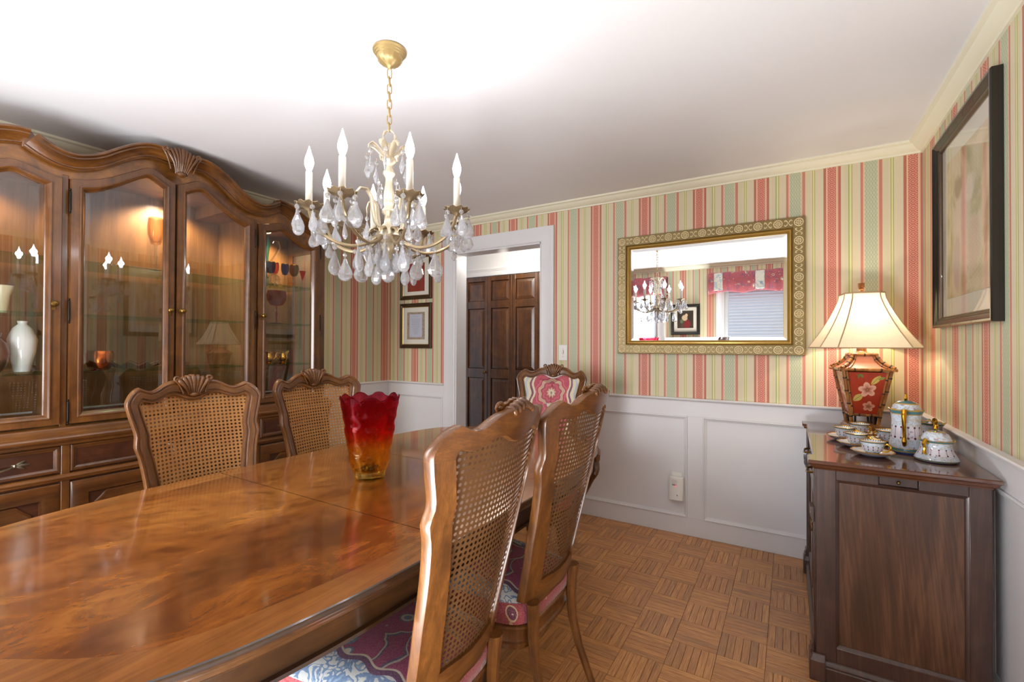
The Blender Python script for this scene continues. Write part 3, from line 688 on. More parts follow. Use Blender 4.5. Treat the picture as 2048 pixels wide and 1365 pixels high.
to=lambda p,q,d:(XB-.018+d,p,q)
for a,b,hs in ((-.954,-.472,(-.68,)),(-.436,.436,(0,)),(.472,.954,(.70,))):
    ya,yb=YC+a,YC+b
    d=MB().sweep([(ya,.672),(yb,.672),(yb,.797),(ya,.797)],dprof,to,closed=True)
    dw=K('drawer',d,W_BASE,angle=28)
    K('drawer_panel',MB().box(XB-.02,XB-.014,ya+.02,yb-.02,.69,.78),W_DARK,dw,smooth=False)
    for hd in hs:
     yc=YC+hd; zc=.735; h=MB(); xh=XB-.014
     h.tube([(xh+.008,yc-.055,zc),(xh+.022,yc-.04,zc-.006),(xh+.026,yc,zc-.014),(xh+.022,yc+.04,zc-.006),(xh+.008,yc+.055,zc)],[.003,.005,.006,.005,.003],8)
     for sg in (-1,1):
        yy=yc+sg*.06
        h.lathe([(.007,-.006),(.009,0),(.007,.006)],8,(xh+.006,yy,zc))
        for an in (-.5,0,.5):
            L=.05 if an==0 else .038
            pts=[(xh+.005,yy+sg*q*L*math.cos(an*q),zc+q*L*math.sin(an)) for q in (0,.35,.7,1)]
            h.tube(pts,[.003,.006,.005,.001],7,up=(1,0,0),flat=.5)
     K('drawer_pull',h,PEWTER,dw)
for a,b in ((-.954,-.472),(-.436,-.014),(.014,.436),(.472,.954)):
    ya,yb=YC+a,YC+b
    # lower door with raised, notched field
    fr=MB().sweep([(ya,.125),(yb,.125),(yb,.622),(ya,.622)],[(0,0),(0,.010),(.01,.014),(.05,.014),(.058,.010),(.066,.010),(.07,-.002),(0,-.002)],to,closed=True)
    ld=K('lower_door',fr,W_BASE,angle=28)
    K('door_panel',MB().box(XB-.022,XB-.018,ya+.06,yb-.06,.19,.56),W_DARK,ld,smooth=False)
    A,B,zl,zh,q=ya+.09,yb-.09,.215,.552,.05
    f=[(A,zl+q),(A+q*.45,zl+q*.6),(A+q,zl),(B-q,zl),(B-q*.45,zl+q*.6),(B,zl+q),(B,zh-q),(B-q*.45,zh-q*.6),(B-q,zh),(A+q,zh),(A+q*.45,zh-q*.6),(A,zh-q)]
    K('raised_field',MB().loft([[to(x,z,0) for x,z in f],[to(x,z,.008) for x,z in offset2(f,.003)],[to(x,z,.009) for x,z in offset2(f,.012)],[to(x,z,.005) for x,z in offset2(f,.02)]]),W_BASE,ld,angle=28)
# ------------------------------------------------------------------ things in the cabinet
def col_glass(name,c,clear=.6): return m_glass(name,c,1.45,0,clear)
G_AMB=col_glass('amber_glass','#fbf1de'); G_RUBY=col_glass('ruby_glass','#dd7d92'); G_BLUE=col_glass('blue_glass','#93aee6'); G_COB=col_glass('cobalt_glass','#7b84e0'); G_SMK=col_glass('smoky_glass','#cdc8ba'); G_RED=col_glass('red_glass','#f08088'); G_TURQ=col_glass('turquoise_glass','#b4e0e2'); G_CLR=col_glass('clear_glass','#f2f6f6')
def goblet(label,x,y,z,h,r,mat,cat='goblet',cone=False,frac=.5,stem=None,rim=None,group=None):
    t=thing('goblet',label,cat,(x,y,z),group=group)
    hb=h*frac
    if cone: pr=[(.004,h-hb),(r*.45,h-hb*.6),(r,h),(r*.93,h),(r*.38,h-hb*.55),(.001,h-hb*.9)]
    else: pr=[(.004,h-hb),(r*.6,h-hb*.93),(r*.95,h-hb*.6),(r,h-hb*.3),(r*.9,h),(r*.84,h),(r*.93,h-hb*.3),(r*.85,h-hb*.58),(r*.5,h-hb*.86),(.001,h-hb*.88)]
    mk('bowl',MB().lathe(pr,20,cap=False),mat,t,angle=80)
    mk('stem',MB().lathe([(r*.75,0),(r*.72,.004),(.006,.009),(.0045,(h-hb)*.4),(.008,(h-hb)*.55),(.0045,(h-hb)*.7),(.006,h-hb)],18),stem or mat,t,angle=60)
    if rim: mk('rim_band',MB().lathe([(r*(1.0 if cone else .915),h-.006),(r*(1.02 if cone else .915),h+.0006),(r*(.97 if cone else .86),h+.0006)],20,cap=False),rim,t)
    return t
goblet('tall amber glass goblet on the top shelf behind the middle doors',-3.72,-2.085,1.69,.305,.04,G_AMB,frac=.52,stem=G_CLR)
goblet('large ruby red balloon goblet alone on the second shelf',-3.77,-1.33,1.422,.236,.066,G_RUBY,frac=.46)
for lab,y,x,h,r,m,c in (('small blue goblet with gold rim, leftmost in the row of coloured glasses',-1.395,-3.74,.165,.033,G_BLUE,False),('small pink and gold goblet second in the row of coloured glasses',-1.347,-3.76,.168,.024,col_glass('rose_glass','#ecb8a8'),False),('small cobalt blue goblet with gold rim in the row of coloured glasses',-1.293,-3.73,.165,.026,G_COB,False),('smoky grey goblet with gold rim beside the red cone glass',-1.217,-3.74,.168,.034,G_SMK,False),('small red cone shaped glass at the right end of the top shelf',-1.14,-3.75,.135,.024,G_RED,True)):
    goblet(lab,x,y,1.69,h,r,m,cone=c,stem=G_CLR,rim=GOLD if not c else None,group='coloured cordial glasses on the top shelf')
t=thing('glass_vase','tall turquoise ribbed glass vase on the top shelf behind the right door','vase',(-3.82,-1.40,1.69))
mk('body',MB().lathe([(.03,0),(.035,.02),(.025,.08),(.032,.2),(.042,.3),(.036,.355),(.032,.355),(.036,.3),(.026,.2),(.019,.08),(.001,.03)],20,fn=lambda x,y,z,a,r:(x*(1+.1*math.cos(8*a)),y*(1+.1*math.cos(8*a)),z),cap=False),G_TURQ,t)
t=thing('glass_swan','clear glass swan figurine with curved neck behind the coloured glasses','figurine',(-3.84,-1.31,1.69))
s=MB().ball((0,.0,.06),.045,16,10,(.8,1,.9)); s.tube([(0,-.02,.09),(0,-.03,.13),(0,-.015,.19),(0,.02,.25),(0,.04,.30),(0,.03,.335),(0,.005,.335),(0,-.012,.315)],[.018,.014,.011,.010,.009,.010,.009,.003],10); s.lathe([(.03,0),(.03,.02)],12)
mk('body',s,G_CLR,t)
t=thing('copper_bowl','round shiny copper bowl on the third shelf behind the middle doors','bowl',(-3.70,-2.335,1.135))
mk('body',MB().lathe([(.032,0),(.045,.012),(.056,.045),(.057,.085),(.052,.102),(.049,.102),(.053,.08),(.05,.045),(.035,.012),(.001,.006)],28,cap=False),plain('copper','#c06a32',.22,1),t)
t=thing('carved_dish','low brown leaf edged dish on the third shelf behind the middle doors','dish',(-3.78,-2.16,1.135))
mk('body',MB().lathe([(.04,0),(.07,.012),(.115,.03),(.112,.034),(.06,.016),(.001,.01)],36,fn=lambda x,y,z,a,r:(x*(1+.08*math.cos(9*a)*(r/.11)),y*(1+.08*math.cos(9*a)*(r/.11)),z+.01*math.sin(9*a)*(r/.11)),cap=False),plain('dish_glaze','#4a2f1c',.25,0,.4),t)
def pot(nm,lab,cat,loc,prof,mat,hd=None,spout=None,hmat=None):
    t=thing(nm,lab,cat,loc); mk('body',MB().lathe(prof,26,cap=False),mat,t,angle=70)
    if hd: mk('handle',MB().tube(hd,.0045,8),hmat or mat,t)
    if spout: mk('spout',MB().tube(*spout,10),hmat or mat,t)
    return t
gp=[(.022,0),(.024,.006),(.016,.012),(.028,.025),(.034,.045),(.026,.065),(.022,.075),(.027,.087),(.024,.087),(.018,.07),(.001,.03)]
hy=lambda s:[(0,s*.022,.075),(0,s*.045,.078),(0,s*.055,.06),(0,s*.045,.04),(0,s*.030,.032)]
pot('creamer','polished gold creamer with handle and spout on the third shelf','creamer',(-3.74,-1.30,1.135),gp,GOLD,hy(-1),([(0,.02,.062),(0,.03,.078),(0,.042,.094)],[.012,.010,.006]))
pot('sugar_bowl','polished gold two handled sugar bowl beside the gold creamer','bowl',(-3.74,-1.405,1.135),gp,GOLD,hy(1))
pot('pottery_vase','dark brown pottery vase on the third shelf of the left section','vase',(-3.8,-2.70,1.135),[(.03,0),(.05,.03),(.062,.09),(.05,.14),(.028,.165),(.036,.19),(.03,.19),(.02,.16),(.001,.1)],plain('brown_pottery','#4c3524',.35))
pot('porcelain_vase','white porcelain vase beside the brown pottery vase','vase',(-3.86,-2.585,1.135),[(.03,0),(.036,.04),(.05,.1),(.055,.16),(.035,.215),(.016,.235),(.02,.25),(.015,.25),(.01,.22),(.001,.1)],plain('white_porcelain','#dcdcd8',.15))
pot('cream_vase','cream flared vase on the second shelf of the left section','vase',(-3.84,-2.66,1.422),[(.02,0),(.022,.02),(.03,.08),(.045,.13),(.04,.13),(.025,.08),(.001,.02)],plain('cream_glaze','#d8cfa8',.25))

# ------------------------------------------------------------------ dining table
TX,TY,TZ=-1.965,-2.01,.762
tab=thing('dining_table','long glossy burl walnut dining table with moulded edge','table',(TX,TY,0))
HW=[(0,.606),(.15,.6055),(.2945,.603)]
q1=[(.2948,.603),(.42,.598),(.6,.588),(.8,.560),(.9,.532),(.96,.505),(1.01,.462),(1.06,.40),(1.11,.32),(1.16,.24),(1.20,.155),(1.23,.075),(1.24,0)]
endc=[(v.y,v.x) for v in crom([(a,b,0) for a,b in q1],40)]         # (x half width, y)
EDGE=[(.09,0),(.0,0),(-.004,-.0015),(-.0065,-.006),(-.0065,-.012),(-.002,-.018),(.002,-.021),(.003,-.024),(.008,-.027),(.014,-.034),(.016,-.040),(.022,-.042),(.03,-.044),(.09,-.044)]
def outline(o):
    """right half from seam to the tip, offset inwards by o"""
    P=[Vector(p) for p in endc]; out=[]
    for i,p in enumerate(P):
        a=P[max(0,i-1)];b=P[min(len(P)-1,i+1)]; d=(b-a).normalized(); n=Vector((-d.y,d.x))
        if i==0: n=Vector((-1,0))
        if i==len(P)-1: n=Vector((0,-1))
        out.append(p+n*o)
    return out
def table_section(name,kind):
    m=MB(); lo=[]
    for o,z in EDGE:
        h=outline(o)
        if kind=='leaf': loop=[(h[0].x,-.2922),(h[0].x,.2922),(-h[0].x,.2922),(-h[0].x,-.2922)]
        else:
            s=kind; r=[(p.x,p.y) for p in h]; l=[(-p.x,p.y) for p in reversed(h[:-1])]
            loop=r+l
            loop=[(x*1,y*s) for x,y in loop]
        lo.append([(x,y,TZ+z) for x,y in loop])
    N=len(lo[0]); b=0
    m.loft(lo[0:2],cap0=True,cap1=False,mat=0)
    b=len(m.f)
    m.m=[1]*N+[0]
    m.loft(lo[1:],cap0=False,cap1=True,mat=2)
    return mk(name,m,[W_TOP,W_TOPB,W_TBL],tab,angle=30)
table_section('table_top',1); table_section('table_top',-1); table_section('table_leaf','leaf')
# apron under the top, pedestals
def ring(o,z): 
    h=outline(o); r=[(p.x,p.y) for p in h]
    full=r+[(-x,y) for x,y in reversed(r[:-1])]
    return [(x,y,z) for x,y in full]+[(-x,-y,z) for x,y in full]
ap=MB().loft([ring(o,TZ+z) for o,z in ((.05,-.0445),(.05,-.052),(.044,-.058),(.05,-.064),(.056,-.066),(.058,-.115),(.050,-.119),(.048,-.126),(.056,-.13),(.085,-.13),(.085,-.0445))],cap0=False,cap1=False)
mk('apron',ap,W_TBL,tab,angle=30)
for s in (-1,1):
    p=MB().lathe([(.09,.632),(.095,.6),(.06,.57),(.05,.52),(.075,.42),(.085,.34),(.06,.27),(.07,.22),(.09,.2),(.09,.14),(.05,.12)],20,(0,s*.62,0))
    pd=mk('pedestal',p,W_TBL,tab)
    for a in (0,PI/2,PI,3*PI/2):
        d=(math.cos(a+PI/4),math.sin(a+PI/4)); 
        mk('pedestal_foot',MB().tube([(d[0]*r,s*.62+d[1]*r,z) for r,z in ((.03,.2),(.14,.21),(.25,.13),(.34,.05),(.38,.03),(.41,.032))],[.045,.045,.038,.03,.03,.02],10),W_TBL,pd)
    mk('slide_rail',MB().box(-.25,.25,s*.62-.1,s*.62+.1,.60,.717),W_TBL,pd,smooth=False)

# ------------------------------------------------------------------ chairs
LEAN,SAG=.236,.066
def back3(u,z,d):
    return (-LEAN*(z-.45)+SAG*(u/.25)**2+d,u,z)
OUT1=[(0,1.130),(.03,1.132),(.056,1.127),(.085,1.122),(.108,1.112),(.128,1.099),(.15,1.092),(.172,1.098),(.195,1.109)]
OUT2=[(.195,1.109),(.213,1.101),(.232,1.082),(.246,1.055),(.244,1.035)]
IN1=[(0,1.043),(.025,1.048),(.058,1.064),(.088,1.067),(.12,1.056),(.15,1.046),(.184,1.054)]
IN2=[(.184,1.054),(.190,1.05),(.194,1.043),(.194,1.035)]
OUT3=[(.244,1.035),(.236,1.0),(.228,.97),(.221,.935),(.2265,.9),(.221,.875),(.214,.85),(.207,.80),(.201,.74),(.195,.65),(.188,.56),(.181,.45)]
IN3=[(.194,1.035),(.186,1.0),(.178,.965),(.170,.93),(.171,.895),(.163,.85),(.154,.795),(.145,.735),(.136,.66),(.126,.57),(.118,.51),(.128,.45)]
CSEC=[(0,.005),(0,.020),(.05,.026),(.14,.027),(.18,.023),(.24,.023),(.30,.029),(.66,.031),(.72,.027),(.78,.028),(.86,.030),(.95,.028),(1,.022),(1,.004),(.96,0),(.04,0)]
cv=lambda pts,n:[(v.x,v.y) for v in crom([(a,b,0) for a,b in pts],n)]
def inner_poly():
    h=cv(IN1,20)+cv(IN2,5)[1:]+cv(IN3[:-1],30)[1:]
    return h+[(-a,b) for a,b in reversed(h)]
def pin(pt,poly):
    x,y=pt;c=False
    for i in range(len(poly)):
        (x1,y1),(x2,y2)=poly[i-1],poly[i]
        if (y1>y)!=(y2>y) and x<(x2-x1)*(y-y1)/(y2-y1)+x1: c=not c
    return c
def m_cane():
    n=NT('woven_cane'); co=n.co(); p=n.sep(co)
    s=n.math('SINE',n.math('MULTIPLY',p[1],2*PI/.00242)); s2=n.math('SINE',n.math('MULTIPLY',p[2],2*PI/.00242))
    w=n.math('MULTIPLY',s,s2); f=n.noise(co,14,3)
    col=n.mix(f,C('#a86f34'),C('#cf9a58')); col=n.mix(n.ramp(w,[(.35,(.35,.35,.35,1)),(.6,(0,0,0,1))]),col,C('#6b4018'))
    col=n.mix(n.n('ShaderNodeNewGeometry').outputs['Backfacing'],col,n.mix(.75,col,C('#3a2210')))  # rear face coloured darker to stand for the shade behind the chairs
    n.P(col,.5); n.bump(w,.4,.0008); return n.m
CANE=m_cane()
PITCH=.0146
def cane_mesh():
    poly=offset2(inner_poly()[::-1],-.007); m=MB(); h=PITCH/2; r=.0044
    ang=[PI/4*k for k in range(8)]
    for i in range(-18,19):
        for j in range(0,42):
            u=i*PITCH; z=.505+j*PITCH
            if not pin((u,z),poly): continue
            o=[(h,0),(h,h),(0,h),(-h,h),(-h,0),(-h,-h),(0,-h),(h,-h)]
            vs=[back3(u+a,z+b,.013) for a,b in o]+[back3(u+r*math.cos(k),z+r*math.sin(k),.013) for k in ang]
            m.add(vs,[(k,(k+1)%8,8+(k+1)%8,8+k) for k in range(8)])
    return m
def cushion(mb_levels,fw,bw,depth,x0,n=40):
    """rounded trapezoid rings; x runs back (x0) to front"""
    loops=[]
    for (z,ins) in mb_levels:
        L=[]
        for k in range(n):
            a=2*PI*k/n; c,s=math.cos(a),math.sin(a)
            e=.35; cx=math.copysign(abs(c)**e,c); sy=math.copysign(abs(s)**e,s)
            x=x0+depth/2+cx*(depth/2-ins); hw=(bw+(fw-bw)*((cx+1)/2))/2-ins
            L.append((x+(.02*(1-sy*sy) if cx>0 else 0),sy*hw,z))
        loops.append(L)
    return loops
def build_chair(label,arm=False,group=None):
    k=1.0 if arm else 1.0
    t=thing('arm_chair' if arm else 'dining_chair',label,'chair',(0,0,0),group=group)
    B3=(lambda a,b,d:back3(a*k,b,d)) if arm else back3
    # crest rail
    o=cv(OUT1,26)+cv(OUT2,10)[1:]; i=cv(IN1,26)+cv(IN2,10)[1:]
    cr=MB(); band(cr,[(-a,b) for a,b in reversed(i)]+i[1:],[(-a,b) for a,b in reversed(o)]+o[1:],CSEC,B3,closed=False)
    mk('crest_rail',cr,W_CHAIRH,t,angle=32)
    s=shell(.112,.082,.04,.02,7); s.xf(lambda x,y,z:(x+B3(y,1.068+z,.018)[0],y,1.066+z)); mk('shell_carving',s,W_CHAIRH,t,angle=70)
    fl_=MB()
    for q in range(-3,4):
        u=q*.0145; zt=1.137-.0035*abs(q)**1.3
        fl_.tube([B3(u,zt-.010,-.003),B3(u,zt-.001,.0),B3(u,zt+.004,.010),B3(u,zt+.003,.022),B3(u,zt-.006,.032)],[.004,.0075,.0085,.0085,.006],8)
    mk('crest_flutes',fl_,W_CHAIRH,t,angle=70)
    so=cv(OUT3,34); si=cv(IN3,34)
    for sg in (-1,1):
        st=MB(); O=[(sg*a,b) for a,b in so]; I=[(sg*a,b) for a,b in si]
        band(st,I,O,CSEC,B3,closed=False)
        # leg below the seat, part of the same post
        leg=[]; hh=[(0.155,.45,0.013,.026),(.150,.40,.016,.024),(.146,.34,.018,.022),(.146,.26,.012,.020),(.150,.16,-.012,.018),(.156,.06,-.05,.017),(.159,0,-.075,.017)]
        mm=MB(); n=8
        for (u,z,x,r) in hh:
            leg.append([(x+r*.8*math.cos(PI/8+2*PI*q/n),sg*(u*k)+r*math.sin(PI/8+2*PI*q/n),z) for q in range(n)])
        st.loft(leg)
        mk('back_post',st,W_CHAIR,t,angle=32)
    # bottom rail (dipped)
    br=MB(); P=[(-.136,.0),(-.09,.012),(-.045,.004),(0,-.004),(.045,.004),(.09,.012),(.136,0)]
    up=[(a,.502+b*.4) for a,b in P]; dn=[(a,.43-b*.9) for a,b in P]
    band(br,up,dn,[(0,.004),(0,.020),(.12,.026),(.5,.030),(.85,.027),(1,.02),(1,.004),(.5,-.004)],B3,closed=False)
    mk('bottom_rail',br,W_CHAIRH,t,angle=40)
    if not arm:
        c=mk('cane_panel',cane_mesh(),CANE,t,fixn=False,angle=180)
    else:
        ip=offset2(inner_poly()[::-1],-.004)
        cen=(0,.8); loops=[]
        for sc,d in ((1,.008),(1,.024),(.97,.031),(.85,.038),(.6,.042),(.3,.044),(.02,.045)): loops.append([B3(cen[0]+(a-cen[0])*sc,cen[1]+(b-cen[1])*sc,d) for a,b in ip])
        mk('back_upholstery',MB().loft(loops),M_ARMFAB,t,angle=180)
    fwd,bwd,dep=(.56,.46,.47) if arm else (.50,.385,.46)
    x0=.025
    rl=MB().loft(cushion([(.285,.012),(.29,.008),(.30,.008),(.304,.002),(.31,.002),(.314,.008),(.33,.010),(.352,.006),(.358,0),(.365,0),(.37,.006)],fwd,bwd,dep,x0),cap0=True,cap1=True)
    mk('seat_rail',rl,W_CHAIR,t,angle=35)
    cu=MB().loft(cushion([(.3705,.006),(.375,.0),(.41,-.004),(.437,.0),(.441,.004)],fwd,bwd,dep,x0),cap0=True,cap1=False)
    cu2=MB().loft(cushion([(.441,.004),(.446,.002),(.449,.006),(.462,.03),(.472,.07),(.478,.12),(.480,.17)],fwd,bwd,dep,x0),cap0=False,cap1=True)
    mk('seat_boxing',cu,F_RED,t,angle=50); mk('seat_cushion',cu2,F_PURPLE if not arm else F_RED,t,angle=60)
    for sg in (-1,1):
        y=sg*(fwd/2-.045); x=x0+dep-.05
        mk('front_leg',MB().tube([(x,y,.33),(x+.012,y+sg*.006,.27),(x+.018,y+sg*.01,.20),(x+.006,y+sg*.004,.10),(x+.004,y+sg*.002,.05),(x+.018,y+sg*.008,.018),(x+.02,y+sg*.008,.0)],[.034,.034,.027,.018,.015,.022,.02],10),W_CHAIR,t)
        if arm:
            p=[(-.045,sg*.225,.67),(.02,sg*.262,.685),(.12,sg*.325,.674),(.2,sg*.368,.662),(.255,sg*.388,.662),(.287,sg*.395,.646),(.284,sg*.395,.624),(.262,sg*.392,.620)]
            ar=mk('arm_rest',MB().tube(p,[.016,.018,.02,.022,.022,.02,.016,.010],10),W_CHAIR,t)
            mk('arm_pad',MB().tube([(.05,sg*.284,.696),(.1,sg*.314,.695),(.15,sg*.343,.688),(.19,sg*.363,.680)],[.012,.021,.021,.010],10,flat=.7),F_RED,ar)
            mk('arm_support',MB().tube([(.235,sg*.38,.652),(.225,sg*.378,.60),(.255,sg*.384,.565),(.27,sg*.38,.54),(.245,sg*.355,.50),(.22,sg*.315,.43),(.215,sg*.275,.36)],[.018,.016,.020,.018,.015,.017,.02],10),W_CHAIR,ar)
    return t
def m_armfab():
    n=NT('crimson_medallion_fabric'); co=n.co(); p=n.sep(co)
    u=n.math('ABSOLUTE',p[1]); z=n.math('SUBTRACT',p[2],.955); wob=n.noise(co,22,3)
    red=C('#a8283c'); cream=C('#cfc2a2'); tan=C('#b98f72'); blue=C('#a9b3b8'); plum=C('#6a2545'); pink=C('#c0566a')
    ang=n.math('ARCTAN2',z,p[1])
    r=n.math('SQRT',n.math('ADD',n.math('POWER',p[1],2),n.math('POWER',z,2)))
    r=n.math('SUBTRACT',r,n.math('MULTIPLY',n.math('SINE',n.math('MULTIPLY',ang,9)),.005)); r=n.math('ADD',r,n.math('MULTIPLY',n.math('SUBTRACT',wob,.5),.014))
    med=n.ramp(n.math('MULTIPLY',r,8),[(0,plum),(.05,cream),(.17,tan),(.24,red),(.40,pink),(.44,red),(.55,plum),(.575,cream),(.60,tan),(.70,cream),(.72,red),(.83,pink),(.88,red)],'CONSTANT')
    # stem below
    st=n.math('ABSOLUTE',n.math('ADD',p[1],n.math('MULTIPLY',n.math('SINE',n.math('MULTIPLY',p[2],95)),.008)))
    below=n.math('LESS_THAN',z,-.075)
    stem=n.ramp(n.math('MULTIPLY',st,20),[(0,cream),(.25,blue),(.36,plum),(.42,red),(.8,pink),(1,red)],'CONSTANT')
    col=n.mix(below,med,stem)
    # side columns
    e=n.math('ADD',u,n.math('MULTIPLY',n.math('SINE',n.math('MULTIPLY',p[2],48)),.008)); e=n.math('ADD',e,n.math('MULTIPLY',n.math('SUBTRACT',wob,.5),.012))
    side=n.math('GREATER_THAN',e,.118)
    sc=n.ramp(n.math('MULTIPLY',e,4),[(0,cream),(.495,cream),(.52,plum),(.575,cream),(.66,blue),(.72,cream),(.8,blue),(.86,cream)],'CONSTANT')
    col=n.mix(side,col,sc)
    f=n.noise(co,300,2); col=n.mix(.12,col,n.ramp(f,[(.3,(0,0,0,1)),(.7,(1,1,1,1))]))
    n.P(col,.8,sheen=.15); n.bump(f,.15,.001); return n.m
M_ARMFAB=m_armfab()
GRP='cane back dining chairs round the table'
c1=build_chair('cane backed dining chair nearest the camera, seen from behind at the near side',group=GRP)
c1.location=(-1.315,-2.315,0); c1.rotation_euler=(0,0,PI+math.radians(2.5))
c2=dup(c1,loc=(-1.305,-1.81,0),rz=PI-math.radians(.5),label='cane backed dining chair seen from behind, second along, in front of the white wainscot')
dup(c1,loc=(-2.61,-2.325,0),rz=math.radians(-1),label='cane backed dining chair facing us, left of the red vase')
dup(c1,loc=(-2.61,-1.765,0),rz=math.radians(-1),label='cane backed dining chair facing us just behind the red vase')
ac=build_chair('upholstered armchair with crimson medallion back at the far head of the table',True)
ac.location=(-1.985,-.55,0); ac.rotation_euler=(0,0,-PI/2+math.radians(8))

# ------------------------------------------------------------------ red to amber glass vase
def vase_col(n):
    p=n.sep(n.co()); return n.ramp(n.math('ADD',n.math('DIVIDE',p[2],.315),n.math('MULTIPLY',n.math('SUBTRACT',n.noise(n.co(),14,3),.5),.12)),[(0,(.98,.86,.5)),(.12,(.98,.80,.42)),(.38,(.97,.72,.36)),(.5,(.95,.46,.28)),(.6,(.88,.27,.28)),(1,(.76,.24,.34))])
VASE=m_glass('red_amber_glass',vase_col,1.45,.0,.45)
V=thing('glass_vase','flared red to amber faceted glass vase standing on the table','vase',(-2.0,-2.035,TZ))
def vr(z): return .062+.05*(z/.315)**.85
nv=48; loops=[]
def facet(a,z):
    row=math.floor(z/.052); ph=(row%2)*.5
    t=(a/(2*PI)*9+ph)%1; s=(z/.052)%1
    return -.0075*(abs(t-.5)*2)*(1 if s<.5 else .4)-.004*abs(s-.5)
rows=[0,.004,.012,.03,.05]+[.052+.0130*q for q in range(1,20)]
rows=[z for z in rows if z<.302]
for z in rows: 
    base=vr(z)-.008 if z<.05 else vr(z)
    loops.append([((base+(facet(a,z) if z>=.05 else 0)-(.006 if z==0 else 0))*math.cos(a),(base+(facet(a,z) if z>=.05 else 0)-(.006 if z==0 else 0))*math.sin(a),z) for a in [2*PI*k/nv for k in range(nv)]])
rim=lambda a:.315+.009*math.cos(a*9)-.002*math.cos(18*a)
loops.append([(vr(.315)*math.cos(a),vr(.315)*math.sin(a),rim(a)-.006) for a in [2*PI*k/nv for k in range(nv)]])
loops.append([((vr(.315)-.003)*math.cos(a),(vr(.315)-.003)*math.sin(a),rim(a)) for a in [2*PI*k/nv for k in range(nv)]])
for z in (.295,.24,.18,.12,.07,.035): loops.append([((vr(z)-.0095)*math.cos(a),(vr(z)-.0095)*math.sin(a),z+(rim(a)-.315 if z>.29 else 0)) for a in [2*PI*k/nv for k in range(nv)]])
loops.append([(.04*math.cos(a),.04*math.sin(a),.028) for a in [2*PI*k/nv for k in range(nv)]])
mk('body',MB().loft(loops),VASE,V,angle=22)
L=thing('black_stone','glossy black polished stones lying in the bottom of the glass vase','stone',(-2.0,-2.035,TZ+.0295))
b=MB()
for (x,y,z,r,sx) in ((0,.0,.013,.02,1.3),(-.02,-.012,.012,.014,1),(.022,-.01,.011,.013,1.1),(.004,.014,.02,.013,1.2)): b.ball((x,y,z),r,10,7,(sx,1,.62))
mk('stones',b,plain('black_stone_polish','#0c0b0c',.12,0,.5),L)
# ------------------------------------------------------------------ chandelier
CX,CY=-1.90,-2.04; CO=(CX,CY,ZC)
ch=thing('chandelier','gilt eight arm candle chandelier dripping with cut crystal drops','chandelier',CO)
def H(name,mb,mat,parent=ch,**k): return mk(name,mb,mat,parent,off=CO,**k)
cc=(CX,CY,0)
H('canopy',MB().lathe([(.058,ZC),(.062,ZC-.004),(.062,ZC-.009),(.057,ZC-.012),(.056,ZC-.017),(.052,ZC-.019),(.051,ZC-.025),(.047,ZC-.027),(.044,ZC-.04),(.034,ZC-.052),(.018,ZC-.06),(.010,ZC-.066),(.006,ZC-.072)],40,cc,fn=lambda x,y,z,a,r:(x*(1+(.05*math.cos(14*a) if .03<r<.046 else 0)),y*(1+(.05*math.cos(14*a) if .03<r<.046 else 0)),z)),CHAMP3)
z=ZC-.072; i=0; lk=None
while z>2.085:
    h=.036
    pts=[]
    for q in range(16):
        a=2*PI*q/16; pts.append((math.cos(a)*.008,0,(h/2-.008)*(1 if math.sin(a)>0 else -1)+math.sin(a)*.008 if abs(math.sin(a))>1e-6 else 0))
    m=MB().tube(pts,.0022,7,closed=True)
    o=lk.copy() if lk else mk('chain_link',m,CHAMP3,ch)
    if lk: S.collection.objects.link(o)
    lk=lk or o; o.location=(0,0,z-h/2-ZC); o.rotation_euler=(.08*(-1)**i,0,(PI/2)*(i%2)+.5); z-=h-.007; i+=1
H('hanging_ring',MB().tube([(CX+.022*math.cos(a)*.7,CY+.022*math.cos(a)*.7,2.055+.026*math.sin(a)) for a in [2*PI*q/20 for q in range(20)]],[.004+.0016*math.cos(5*2*PI*q/20) for q in range(20)],8,closed=True),CHAMP)
H('stem',MB().lathe([(.004,2.03),(.012,2.02),(.016,2.005),(.012,1.99),(.022,1.975),(.026,1.965),(.018,1.955),(.013,1.94),(.02,1.925),(.022,1.915),(.012,1.9),(.013,1.88),(.017,1.85),(.019,1.81),(.016,1.79),(.024,1.78),(.024,1.77),(.014,1.76),(.017,1.73),(.03,1.715),(.04,1.70),(.046,1.69),(.05,1.68),(.04,1.668),(.022,1.655),(.026,1.64),(.02,1.625),(.010,1.612),(.012,1.60),(.006,1.588),(0,1.583)],28,cc,fn=lambda x,y,z,a,r:(x*(1+.06*math.cos(10*a)),y*(1+.06*math.cos(10*a)),z)),CHAMP,angle=50)
a0=math.atan2(-3.2652-CY,-.6128-CX)
AR=[a0+math.radians(13.6+45*k) for k in range(8)]
RB,ZB=.275,1.752
